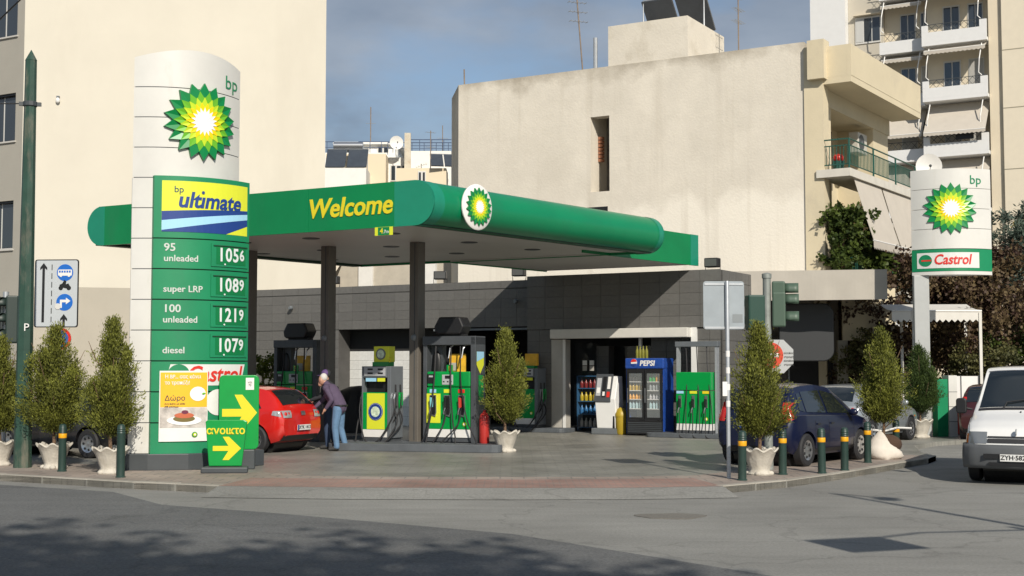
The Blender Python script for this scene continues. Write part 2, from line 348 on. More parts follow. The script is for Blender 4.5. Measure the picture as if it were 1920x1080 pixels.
def dcap(sign, al, w, rho, name, m, r=.457):
    t = np.linspace(-math.pi / 2, math.pi / 2, 18); pts = [(al + sign * r * math.cos(q), 5.15 + r * math.sin(q)) for q in t] + [(al - sign * w, 5.15 + r), (al - sign * w, 5.15 - r)]
    return MB().ext([tuple(cp(p[0], rho, p[1])) for p in pts], tuple(RV * .03)).build(name, m, can)
dcap(1, -.45, .5, -.035, 'end_cap', TEAL); dcap(-1, -9.25, .1, -.035, 'end_cap', TEAL); dcap(1, -.45, .3, 8.5, 'end_cap', TEAL)
cuts = [-9.35, -7.6, -5.3, -3.15, -.95]
for i in range(4): MB().ext([tuple(cp(a, -.03, z)) for a, z in ((cuts[i] + .004, 4.695), (cuts[i + 1] - .004, 4.695), (cuts[i + 1] - .004, 5.607), (cuts[i] + .004, 5.607))], tuple(RV * .05)).build('fascia_panel', GREEN, can)
MB().ext([tuple(cp(a, 8.5, z)) for a, z in ((-9.25, 4.7), (-.45, 4.7), (-.45, 5.6), (-9.25, 5.6))], tuple(RV * -.05)).build('fascia_panel', GREEN, can)
MB().ext([tuple(cp(a, b, 4.76)) for a, b in ((-9.40, .02), (-.30, .02), (-.30, 8.45), (-9.40, 8.45))], (0, 0, .05)).build('soffit', SOFF, can)
MB().ext([tuple(cp(a, b, 4.705)) for a, b in ((-.62, .03), (-.3, .03), (-.3, 8.45), (-.62, 8.45))], (0, 0, .05)).build('edge_trim', DK, can)
MB().ext([tuple(cp(a, b, 4.705)) for a, b in ((-9.5, .03), (-9.2, .03), (-9.2, 8.45), (-9.5, 8.45))], (0, 0, .05)).build('edge_trim', DK, can)
MB().ext([tuple(cp(a, b, 5.55)) for a, b in ((-9.25, .02), (-.45, .02), (-.45, 8.45), (-9.25, 8.45))], (0, 0, .04)).build('roof_deck', MIDGREY, can)
# lower link to the kiosk
for a0, a1, b0, b1 in ((-1.5, -1.45, 7.3, 12.75), (-6.25, -6.2, 8.5, 12.75)):
    MB().ext([tuple(cp(a, b, 4.69)) for a, b in ((a0, b0), (a1, b0), (a1, b1), (a0, b1))], (0, 0, .85)).build('fascia_panel', GREEN, can)
MB().ext([tuple(cp(a, b, 4.688)) for a, b in ((-1.5, 12.4), (-1.435, 12.4), (-1.435, 12.8), (-1.5, 12.8))], (0, 0, .856)).build('end_cap', TEAL, can)
MB().ext([tuple(cp(a, b, 4.72)) for a, b in ((-6.2, 8.4), (-1.5, 8.4), (-1.5, 12.75), (-6.2, 12.75))], (0, 0, .05)).build('soffit', SOFF, can)
MB().ext([tuple(cp(a, b, 5.5)) for a, b in ((-6.2, 8.52), (-1.5, 8.52), (-1.5, 12.75), (-6.2, 12.75))], (0, 0, .04)).build('roof_deck', MIDGREY, can)
COLM = mat('column_paint', (.125, .112, .095), .5, var=.08)
for al, rho in ((-3.35, 3.6), (-5.75, 3.4), (-8.2, 3.4)):
    c = cp(al, rho, 0); mb = MB(); q = [c + (AV * sx + RV * sy) * .122 for sx, sy in ((-1, -1), (1, -1), (1, 1), (-1, 1))]
    mb.prism([(p.x, p.y) for p in q], .1, 4.76); o = mb.build('column', COLM, can, bevel=.012)
    f = c + RV * -.13
    MB().ext([tuple(f + AV * sx + Vector((0, 0, z))) for sx, z in ((.02, .2), (.035, .2), (.035, 4.74), (.02, 4.74))], tuple(RV * .01)).build('conduit', DKGREY, o)
    MB().ball(tuple(c + AV * .02 + RV * -.137 + Vector((0, 0, 2.55))), (.07, .03, .08)).build('lamp', MIDGREY, o, smooth=60)
for al in (-8.6, -6.6, -4.6, -2.4):
    for rho in (1.6, 4.2, 6.6):
        c = cp(al, rho, 4.745); MB().lathe([(.17, 0), (.2, .006), (.2, .02)], 18, tuple(c)).build('downlight', DKGREY, can)
fr = thing('x', '', ''); bpy.data.objects.remove(fr)
wt = text('Welcome', .56, YELLOW, can, 0, 0, 0, 'welcome_lettering', .008, .02, .18, .97); wt.location = cp(-2.08, -.04, 5.15); wt.rotation_euler = (0, 0, R(-30))
hs = MB().box(-.22, .22, -.012, 0, -.17, 0).build('height_sign', LIME, can); hs.location = cp(-1.2, -.035, 4.7); hs.rotation_euler = (0, 0, R(-30))
MB().box(-.14, .14, -.016, -.012, -.165, -.005).build('sign_plate', GREEN, hs)
text('4', .15, YELLOW, hs, -.05, -.085, -.018, bold=.02); text('.7m', .1, WHITE, hs, .06, -.1, -.018)
em = MB().lathe([(.42, 0), (.47, -.02), (.475, -.05), (.44, -.075)], 40, axis='y').build('emblem_disc', mat('disc_white', (.78, .76, .72), .35), can, smooth=40)
em.location = cp(0, 1.25, 5.15) + Vector((.7826, -.6225, 0)) * .0; em.rotation_euler = (0, 0, R(51.5))
s_ = sunburst(can, 0, 0, .40, -.08, thick=.03); s_.location = em.location; s_.rotation_euler = em.rotation_euler
# ---------------------------------------------------------------- price pylon
PRZ = 36.
py = thing('price_pylon', 'tall white and green fuel price pylon with curved panels and sunburst emblem', 'pylon', (-6.96, 24.29, 0), PRZ)
PW, SAG = 2.1, .46
def pyb(x): return -SAG * (1 - ((x - PW / 2) / (PW / 2)) ** 2)
def gpan(x):                                   # price panels stand proud of the white body, gently curved
    t = (x - .3) / 1.86; return -.30 - .25 * (1 - (2 * t - 1.05) ** 2) - .03
def lens(z0, z1, x0=0., x1=PW, n=22):
    fr_ = [(x0 + (x1 - x0) * i / n, pyb(x0 + (x1 - x0) * i / n)) for i in range(n + 1)]
    bk = [(x, .3 * (1 - ((x - PW / 2) / (PW / 2)) ** 2)) for x, _ in fr_[::-1]][1:-1]
    if x1 < PW: bk = [(x1, .1), (x0, .02)]
    return MB().prism(fr_ + bk, z0, z1)
MB().prism([(-.02, -.12), (.25, -.32), (.9, -.62), (1.7, -.62), (2.55, -.3), (2.55, .25), (1.2, .5), (.0, .2)], 0, .3).build('plinth', DKGREY, py, bevel=.015)
H0, MOD = .3, .56
NM = 13; me_s = None
for k in range(NM):
    z0 = H0 + k * MOD + .008; z1 = H0 + (k + 1) * MOD - .008
    if k < 9: z1 = z1; lens(z0, z1, 0, .42, 8).build('body_panel', WHITE_P, py, smooth=30)
    elif k < NM - 1: lens(z0, z1).build('body_panel', WHITE_P, py, smooth=30)
    else:                                       # crown panel with an arched top edge
        o = lens(z0, z1); nb = len(o.v) // 2
        o.v = [(x, y, z if i < nb else z + .17 * (1 - ((x - PW / 2) / (PW / 2)) ** 2)) for i, (x, y, z) in enumerate(o.v)]; o.build('body_panel', WHITE_P, py, smooth=30)
lens(H0, H0 + NM * MOD - .01, .03, PW - .03).build('inner_core', DKGREY, py).scale = (1, .955, 1)
def gpanel(z0, z1, m=GREEN_P, name='price_panel', x0=.30, x1=2.16, off=0., th=.12, par=None):
    n = 16; fr_ = [(x0 + (x1 - x0) * i / n, gpan(x0 + (x1 - x0) * i / n) - off) for i in range(n + 1)]
    return MB().prism(fr_ + [(x, y + th) for x, y in fr_[::-1]], z0, z1).build(name, m, par or py, smooth=30)
def gsheet(pts, m, name, off, par):
    """flat print on the curved panel: outline in x,z cut into strips"""
    xs = [p[0] for p in pts]; n = 14; mb = MB(); x0, x1 = min(xs), max(xs)
    def span(x):
        zs = []
        for i in range(len(pts)):
            (xa, za), (xb, zb) = pts[i], pts[(i + 1) % len(pts)]
            if abs(xa - xb) > 1e-6 and min(xa, xb) - 1e-6 <= x <= max(xa, xb) + 1e-6: zs.append(za + (zb - za) * (x - xa) / (xb - xa))
        return (min(zs), max(zs)) if zs else (pts[0][1], pts[0][1])
    X = sorted(set([x0 + (x1 - x0) * i / n for i in range(n + 1)] + xs))
    for a, b in zip(X[:-1], X[1:]):
        (l0, h0), (l1, h1) = span(a), span(b)
        mb.quad((a, gpan(a) - off, l0), (b, gpan(b) - off, l1), (b, gpan(b) - off, h1), (a, gpan(a) - off, h0))
    return mb.build(name, m, par)
zr = [H0 + MOD * k for k in range(10)]
core = gpanel(.3, zr[9] + .02, DKGREY, 'panel_core', .33, 2.13, -.06, .25)
ul = gpanel(zr[7] + .01, zr[9] + .03)
UB = zr[7] + .12; UT = zr[9] - .06
gsheet([(.42, UB), (2.1, UB), (2.1, UT), (.42, UT)], LIME, 'poster_print', .004, ul)
def uz(t): return UB + (UT - UB) * t
gsheet([(.42, uz(.0)), (1.6, uz(.0)), (2.1, uz(.2)), (2.1, uz(.51)), (.42, uz(.40))], NAVY, 'blue_stripe', .007, ul)
gsheet([(.42, uz(.03)), (2.1, uz(.33)), (2.1, uz(.44)), (.42, uz(.22))], SKYB, 'light_stripe', .010, ul)
text('bp', .17, mat('ink_blue', (.02, .05, .1), .4), ul, .70, uz(.83), -.008, bend=gpan)
text('ultımate', .4, NAVY, ul, 1.3, uz(.62), -.008, bold=.028, shear=.18, sx=.95, bend=gpan)
MB().ext([(x, gpan(x) - .02, z) for x, z in disc(1.13, uz(.79), .028, 14)], (0, .01, 0)).build('letter_dot', NAVY, ul)
LETT = mat('price_lettering', (.52, .56, .52), .5); DIG = mat('price_digits', (.66, .70, .69), .5)
rows = [('95\nunleaded', ('1', '0', '5', '6')), ('super LRP', ('1', '0', '8', '9')), ('100\nunleaded', ('1', '2', '1', '9')), ('diesel', ('1', '0', '7', '9'))]
for k, (nm, dg_) in enumerate(rows):
    z0 = zr[6 - k] + .01; z1 = zr[7 - k] - .012; pan = gpanel(z0, z1); zc = (z0 + z1) / 2
    ln = nm.split('\n')
    if len(ln) == 2: text(ln[0], .2, LETT, pan, .46, zc + .11, -.006, bold=.016, align='LEFT', bend=gpan); text(ln[1], .165, LETT, pan, .46, zc - .09, -.006, bold=.014, align='LEFT', bend=gpan)
    else: text(ln[0], .165, LETT, pan, .46, zc - .09, -.006, bold=.014, align='LEFT', bend=gpan)
    gpanel(zc - .21, zc + .215, GREEN_P, 'window_frame', 1.3, 2.12, .018, .02, pan)
    gpanel(zc - .165, zc + .16, mat('digit_window', (.0, .16, .045), .35), 'digit_window', 1.4, 2.06, .024, .02, pan)
    gpanel(zc + .17, zc + .185, DK, 'drip_edge', 1.34, 2.1, .04, .03, pan)
    for j, ch in enumerate(dg_):
        sm = j == 3; text(ch, .35 if not sm else .28, DIG, pan, (1.5, 1.66, 1.82, 1.965)[j], zc + (.0 if not sm else .01), -.03, 'digit', bold=.022, sx=.82, bend=gpan)
    MB().ext([(x, gpan(x) - .04, z) for x, z in disc(1.575, zc - .165, .017, 10)], (0, .012, 0)).build('decimal_point', DIG, pan)
cz0, cz1 = zr[2] + .01, zr[3] - .012
cast = gpanel(cz0, cz1); gpanel(zr[1] + .01, zr[2] - .012); gpanel(zr[0], zr[1] - .012)
gsheet([(.5, cz0 + .1), (1.98, cz0 + .1), (2.08, cz1 - .05), (.6, cz1 - .05)], mat('banner_white', (.66, .66, .63), .4), 'white_banner', .005, cast)
text('Castrol', .40, RED, cast, 1.43, (cz0 + cz1) / 2 + .03, -.012, bold=.018, shear=.2, sx=.92, bend=gpan)
gsheet(disc(.74, (cz0 + cz1) / 2 + .03, .19, 28), GREEN_P, 'round_logo', .014, cast)
gsheet([(.60, (cz0 + cz1) / 2 + .02), (.92, (cz0 + cz1) / 2 + .02), (.92, (cz0 + cz1) / 2 + .06), (.60, (cz0 + cz1) / 2 + .06)], RED, 'logo_bar', .022, cast)
gsheet(disc(1.47, zr[1] + .36, .24, 28), WHITE, 'white_disc', .012, py)
sunburst(py, 1.16, H0 + 10.92 * MOD, .725, 0, bend=pyb, thick=.07)
text('bp', .36, GREEN_P, py, 1.83, H0 + 12.42 * MOD, -.01, bend=pyb)
# poster tied to the foot of the pylon
po = thing('poster', 'yellow and white food offer poster hung on foot of price pylon', 'poster', (-6.96, 24.29, 0), PRZ)
def gq(x0, x1, z0, z1, m, name, off, par, th=.006): return gpanel(z0, z1, m, name, x0, x1, off, th, par)
PB, PT = .52, 1.80
sheet = gq(.42, 1.26, PB, PT, WHITE, 'sheet', .03, po)
gq(.435, 1.245, PB + .62, PT - .03, mat('poster_orange', (.86, .46, .02), .45), 'orange_field', .036, po)
gq(.435, 1.245, PB + .25, PB + .61, mat('poster_photo', (.5, .46, .42), .45, var=.4, vscale=6), 'photo_field', .036, po)
poff = .042
for cx, cz, rx, rz_, c, nm in ((1.07, PB + .86, .145, .13, (.85, .84, .8), 'plate_print'), (.84, PB + .38, .3, .085, (.82, .82, .8), 'dish_print'), (.83, PB + .41, .19, .06, (.16, .12, .03), 'salad_print'), (.83, PB + .47, .17, .05, (.5, .12, .05), 'meat_print'), (.84, PB + .53, .06, .035, (.15, .02, .05), 'fig_print')):
    poff = poff + .002; gsheet([(cx + rx * math.cos(t), cz + rz_ * math.sin(t)) for t in np.linspace(0, 2 * math.pi, 29)[:-1]], mat('ink_' + nm, c, .5), nm, poff, po)
gsheet([(1.13, PB + .86), (1.17, PB + .845), (1.215, PB + .87), (1.17, PB + .885)], HEL[1], 'leaf_print', .06, po)
text('Η BP... σας κάνει', .095, WHITE, po, .5, PT - .11, -.04, bold=.01, align='LEFT', bend=gpan, sx=.85); text('το τραπέζι!', .095, WHITE, po, .5, PT - .22, -.04, bold=.01, align='LEFT', bend=gpan, sx=.85)
text('Δώρο', .13, DKGREY, po, .5, PT - .5, -.04, align='LEFT', bend=gpan); text('ένα πιάτο με κάθε', .04, DKGREY, po, .5, PT - .6, -.04, align='LEFT', bend=gpan); text('30€ καύσιμα', .04, DKGREY, po, .5, PT - .65, -.04, align='LEFT', bend=gpan)
sunburst(po, 1.02, PB + .12, .055, -.04, bend=gpan, thick=.004, name='small_emblem')
# arrow signs beside the pylon
bs = thing('arrow_sign', 'tall green rounded sign with large yellow arrow beside price pylon', 'sign', (-5.02, 24.6, 0), 8)
MB().front(rrect(-.36, .36, .36, 1.72, .09), -.02, .09).build('panel', mat('board_green', (.0, .27, .045), .35, var=.08), bs, bevel=.012)
AR = [(-.28, .92), (.0, .92), (-.06, .72), (.06, .68), (.34, 1.01), (.1, 1.33), (-.05, 1.33), (.06, 1.08), (-.28, 1.08)]
AR = [(-.3, .96), (.05, .96), (-.08, .70), (.06, .70), (.33, 1.03), (.06, 1.36), (-.08, 1.36), (.05, 1.10), (-.3, 1.10)]
MB().front(AR, -.026, -.02).build('arrow', YELLOW, bs)
sk = MB().front([(.12, 1.45), (.27, 1.45), (.27, 1.67), (.12, 1.67)], -.025, -.021).build('sticker', WHITE, bs); text('ναι\n70', .055, BLACK, bs, .195, 1.56, -.027)
MB().box(-.3, .3, -.1, .16, .0, .36).build('foot', DKGREY, bs, bevel=.02)
op = thing('open_sign', 'small green leaning forecourt sign reading open in Greek with yellow arrow', 'sign', (-5.06, 23.75, 0), 4)
o = MB().front([(-.30, .12), (.27, .12), (.28, .2), (.36, .90), (.30, .93), (-.33, .93), (-.37, .9), (-.31, .2)], -.02, .06).build('panel', MATS['board_green'], op, bevel=.012)
text('ανοικτο', .185, YELLOW, op, -.01, .74, -.03, bold=.022, sx=1.0)
MB().front([(x * .78 - .0, (z - 1.03) * .62 + .43) for x, z in AR], -.027, -.02).build('arrow', YELLOW, op)
MB().prism([(-.42, -.2), (.4, -.2), (.36, .24), (-.38, .24)], 0, .11).build('foot', DKGREY, op, bevel=.025)
# ---------------------------------------------------------------- kiosk behind the pumps (frame: x along its front, -y towards the street)
TILE = randmat('grey_wall_tile', (.12, .117, .11), .075, .5, .45, .2)
WTILE = randmat('white_wall_tile', (.66, .66, .63), .04, .3, .5, .05)
KX, KY = 5.65, 36.58
kio = thing('kiosk', 'low flat-roofed station building clad in grey tiles behind the pumps', 'kiosk', (KX, KY, 0), -30)
CEM = mat('dark_cement', (.075, .072, .068), .8, var=.15)
mb = MB().box(-6, .1, .0, 4, 2.98, 4.55); mb.build('fascia_wall', CEM, kio)
tiles(kio, 'wall_tile', -6.0, .1, 2.98, 4.57, -.0, .61, .32, .007, TILE)
mb = MB().box(-17.2, -6.01, .4, 6, 3.1, 4.47); mb.build('fascia_wall', CEM, kio)
tiles(kio, 'wall_tile', -17.2, -6.02, 3.1, 4.24, .4, .56, .285, .006, TILE)
tiles(kio, 'wall_tile', -17.2, -6.02, 4.27, 4.5, .4, 1.12, .23, .010, TILE)
MB().box(-17.2, -13.3, .42, 6, 0, 3.095).build('side_wall', CEM, kio)
tiles(kio, 'wall_tile', -17.2, -13.3, 0, 3.09, .42, .56, .31, .006, TILE)
MB().box(-13.295, -9.75, 1.02, 1.2, 0, 3.09).build('bay_back_wall', mat('bay_dark', (.02, .02, .02), .8), kio)
tiles(kio, 'white_tile', -13.29, -9.76, .0, 2.4, 1.02, .354, .3, .006, WTILE, .012)
MB().box(-13.29, -6.02, .62, .72, 3.08, 3.095).build('lintel', BLACK, kio)
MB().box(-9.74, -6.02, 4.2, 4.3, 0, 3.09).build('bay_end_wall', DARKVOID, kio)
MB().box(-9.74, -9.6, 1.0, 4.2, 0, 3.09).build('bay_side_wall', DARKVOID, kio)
MB().box(-9.6, -6.02, .405, .5, 3.0, 3.06).build('shutter_rail', MIDGREY, kio)
MB().box(-6.0, -5.2, .02, .5, 0, 2.975).build('corner_pier', CEM, kio); tiles(kio, 'wall_tile', -6.0, -5.2, 0, 2.97, .02, .4, .33, .01, TILE)
JAMB = mat('pale_frame', (.42, .40, .36), .5, var=.1)
MB().box(-5.19, -4.72, .0, .3, 0, 2.68).build('door_jamb', JAMB, kio)
MB().box(-4.80, -4.715, -.03, .0, 0, 2.68).build('door_post', WHITE, kio)
MB().box(-5.07, -.77, -.32, .02, 2.70, 2.97).build('shutter_box', mat('shutter_box_paint', (.6, .58, .53), .5, var=.06), kio, bevel=.02)
MB().box(-.77, -.62, -.06, .25, 0, 2.975).build('door_post', WHITE, kio)
MB().box(-2.5, -2.42, .25, .34, 0, 2.9).build('door_post', WHITE, kio)
MB().box(-2.2, -.78, .45, .6, 0, 2.97).build('inner_wall', CEM, kio); tiles(kio, 'wall_tile', -2.2, -.78, 0, 2.97, .45, .47, .33, .01, TILE)
MB().box(-4.18, -3.78, .95, 1.3, 0, 2.5).build('pillar', CEM, kio); tiles(kio, 'wall_tile', -4.18, -3.78, 0, 2.5, .95, .4, .31, .01, TILE)
MB().box(-.61, .1, .05, .3, 0, 2.975).build('end_wall', CEM, kio); tiles(kio, 'wall_tile', -.61, .1, 0, 2.97, .05, .355, .33, .01, TILE)
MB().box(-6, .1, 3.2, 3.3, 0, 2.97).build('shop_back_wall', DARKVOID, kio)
MB().box(-6, .1, .3, 3.2, .002, .012).build('shop_floor', mat('shop_floor_tile', (.1, .1, .1), .4), kio)
MB().box(.1, .14, .0, 4, 0, 4.54).build('end_wall', CEM, kio)
em_ = MB().box(.006, .49, -.02, 0, .006, .318).mesh('wall_tile', TILE)
for i in range(8):
    for j in range(14): put('wall_tile', em_, kio, loc=(.14, .0 + i * .5, j * .324 + .01), rot=(0, 0, R(90)))
MB().box(-16.9, .0, .6, 4, 4.4, 4.44).build('roof', CEM, kio)
MB().box(-4.1, -2.6, 1.5, 1.56, .05, 2.5).build('glass_door', glass('shop_glass', alpha=.35), kio)
for x, z in ((-4.35, 2.0), (-4.35, 1.84), (-4.12, 2.0), (-4.12, 1.84)):
    MB().box(x - .07, x + .07, .5, .51, z - .07, z + .07).build('notice', WHITE if z > 1.9 else JAMB, kio)
MB().box(-4.7, -3.9, .512, .52, .05, 2.6).build('shop_pane', glass('shop_pane_glass', alpha=.12), kio)
for x, y in ((-15.2, .36), (-6.55, .36)):
    MB().lathe([(.03, 0), (.07, -.05), (.07, -.12), (.05, -.16)], 14, (x, y, 3.85), axis='y').build('camera_dome', MIDGREY, kio, smooth=40)
# floodlights on the kiosk roof
for x, y, rz, lb in ((-.25, .3, 0, 'black floodlight at right end of kiosk roof'), (-6.7, .75, 10, 'black floodlight on kiosk roof under canopy edge'), (-9.6, .8, 25, 'dark grey floodlight box on kiosk roof beside second column'), (-13.9, .9, 15, 'small black floodlight on kiosk roof left of first column')):
    p = kio.matrix_world @ Vector((0, 0, 0)); m4 = Matrix.Translation((KX, KY, 0)) @ Matrix.Rotation(R(-30), 4, 'Z'); w = m4 @ Vector((x, y, 4.44 if x > -1 else 4.44))
    fl = thing('floodlight', lb, 'floodlight', w, -30 + rz, 'floodlights on the kiosk roof')
    MB().tube([(-.2, 0, .0), (-.22, 0, .22), (.22, 0, .22), (.2, 0, .0)], .015, 6).build('bracket', BLACK, fl)
    MB().front(rrect(-.2, .2, .2, .46, .03), -.16, .1).build('housing', BLACK, fl, bevel=.02); MB().box(-.17, .17, -.17, -.162, .23, .43).build('lens', mat('flood_glass', (.1, .1, .1), .1), fl)
# ---------------------------------------------------------------- fuel pumps
def Wk(x, y, z=0.): return Matrix.Translation((KX, KY, 0)) @ Matrix.Rotation(R(-30), 4, 'Z') @ Vector((x, y, z))
PGREEN = mat('pump_green', (.0, .27, .05), .3, var=.06, coat=.3); PCONS = mat('console_grey', (.4, .41, .42), .45); PFRAME = mat('pump_frame', (.075, .082, .09), .42, var=.15, metal=.2)
PSIDE = mat('pump_side_grey', (.15, .165, .18), .4, var=.1, metal=.2)
def hose(t, pts, r=.017, name='hose'):
    P = [Vector(p) for p in pts]; out = []
    for i in range(len(P) - 1):
        p0, p1, p2, p3 = P[max(i - 1, 0)], P[i], P[i + 1], P[min(i + 2, len(P) - 1)]
        for k in range(6):
            u = k / 6; out.append(.5 * ((2 * p1) + (p2 - p0) * u + (2 * p0 - 5 * p1 + 4 * p2 - p3) * u * u + (3 * p1 - p0 - 3 * p2 + p3) * u ** 3))
    out.append(P[-1]); return MB().tube(out, r, 6).build(name, RUBBER, t, smooth=60)
def nozzle(t, x, y, z, m, tilt=0.):
    MB().add(*[[(x - .025, y, z), (x + .025, y, z), (x + .02, y - .07, z - .02), (x - .02, y - .07, z - .02), (x - .03, y, z + .2), (x + .03, y, z + .2), (x + .025, y - .09, z + .22), (x - .025, y - .09, z + .22)], [(0, 3, 2, 1), (4, 5, 6, 7), (0, 1, 5, 4), (1, 2, 6, 5), (2, 3, 7, 6), (3, 0, 4, 7)]]).build('nozzle', m, t, bevel=.01)
    MB().tube([(x, y - .05, z), (x - .01, y - .1, z - .08), (x - .03, y - .08, z - .16)], .014, 6).build('spout', CHROME, t)
def frame_pump(label, loc, rz, num='1', tags=True):
    t = thing('fuel_pump', label, 'fuel pump', loc, rz, 'fuel pumps of the station')
    MB().box(-.66, -.56, -.22, .28, 0, 2.38).build('post', PFRAME, t, bevel=.01); MB().box(.56, .68, -.25, .28, 0, 2.38).build('post', PFRAME, t, bevel=.01)
    MB().box(-.66, .68, -.25, .28, 2.2, 2.4).build('top_beam', PFRAME, t, bevel=.012)
    MB().box(-.56, -.28, .0, .2, .1, 2.2).build('hose_column', PFRAME, t); MB().ball((-.42, -.01, 1.75), (.12, .05, .33)).build('column_cover', BLACK, t, smooth=60)
    MB().front([(-.38, 2.48), (-.3, 2.44), (.26, 2.44), (.36, 2.62), (.26, 2.84), (-.28, 2.84), (-.4, 2.62)], -.2, .25).build('hose_box', BLACK, t, bevel=.04)
    MB().box(-.3, .3, -.1, .15, 2.39, 2.46).build('box_foot', BLACK, t)
    MB().box(-.54, .55, -.24, .24, .02, .12).build('base', PFRAME, t); MB().box(-.54, .55, -.262, .24, .12, .3).build('white_band', WHITE, t)
    cab = MB().box(-.54, .55, -.26, .24, .3, 1.24).build('cabinet', PGREEN, t, bevel=.012)
    con = MB().box(-.54, .55, -.26, .24, 1.255, 1.6).build('console', PGREEN, t, bevel=.03)
    MB().box(-.15, .13, -.275, -.255, 1.3, 1.53).build('display', PCONS, con, bevel=.01); MB().box(-.07, .06, -.28, -.27, 1.44, 1.51).build('screen', BLACK, con)
    for x in (-.1, 0, .08): MB().box(x - .02, x + .02, -.28, -.27, 1.36, 1.385).build('key', BLACK, con)
    MB().box(-.52, -.34, -.27, -.255, 1.33, 1.54).build('card_reader', BLACK, con); MB().box(-.48, -.38, -.276, -.27, 1.47, 1.51).build('reader_slot', PCONS, con)
    MB().box(-.1, .3, .02, .05, 1.6, 2.0).build('notice_board', mat('notice_orange', (.75, .42, .03), .5, var=.2, vscale=8), t); MB().box(-.1, .08, -.0, .02, 1.62, 1.8).build('notice_print', JAMB, t)
    for x, m, c in ((-.38, SKYB, mat('nozzle_blue', (.2, .55, .6), .4)), (-.02, LIME, BLACK), (.34, RED, mat('nozzle_red', (.55, .05, .03), .4))):
        MB().box(x - .08, x + .08, -.272, -.258, 1.12, 1.2).build('grade_plate', m, cab)
        if c is not BLACK and x < 0: MB().box(x - .16, x + .19, -.266, -.26, .44, 1.1).build('yellow_panel', LIME, cab)
        h = MB().front([(x - .05, .62), (x + .07, .58), (x + .1, .68), (x + .09, 1.07), (x - .07, 1.07), (x - .07, .68)], -.29, -.262).build('holster', CHROME, cab); MB().front([(x - .035, .64), (x + .06, .62), (x + .08, .7), (x + .07, 1.05), (x - .055, 1.05), (x - .055, .7)], -.294, -.289).build('holster_well', BLACK, h)
        nozzle(t, x, -.3, .8, c)
    text(num, .16, YELLOW, t, .0, 1.66, -.2, 'number', bold=.03); MB().box(-.07, .07, -.19, -.15, 1.6, 1.75).build('number_plate', PGREEN, t)
    sunburst(t, .42, .42, .075, -.262, thick=.004, name='small_emblem')
    for x, xe in ((-.38, -.75), (-.02, .1), (.34, .62)):
        hose(t, [(x, -.33, .72), (x - .04, -.38, .4), (x * .5 - .25, -.6, -.12), (xe, -.66, -.14), (xe + .2, -.5, .0), (xe * .7 + .12, -.4, .5), (xe * .5 + .05, -.33, 1.3), (xe * .45, -.2, 2.2)])
    for x in (.0, .33): MB().tube([(x + .06, -.12, 2.22), (x + .02, -.2, 2.12), (x, -.24, 1.9)], .02, 6, .014).build('swivel', CHROME, t)
    if tags:
        s = MB().add([(.686, -.2, 1.75), (.686, .18, 1.75), (.686, .18, 2.05), (.686, -.2, 2.05), (.686, -.01, 1.55)], [(0, 4, 1, 2, 3)]).build('shield_sticker', LIME, t); MB().quad((.69, -.2, 1.82), (.69, .18, 1.92), (.69, .18, 2.05), (.69, -.2, 2.05)).build('sticker_top', SKYB, s)
        MB().quad((.688, -.1, .95), (.688, .16, .95), (.688, .16, 1.52), (.688, -.1, 1.52)).build('price_list', PGREEN, t)
    return t
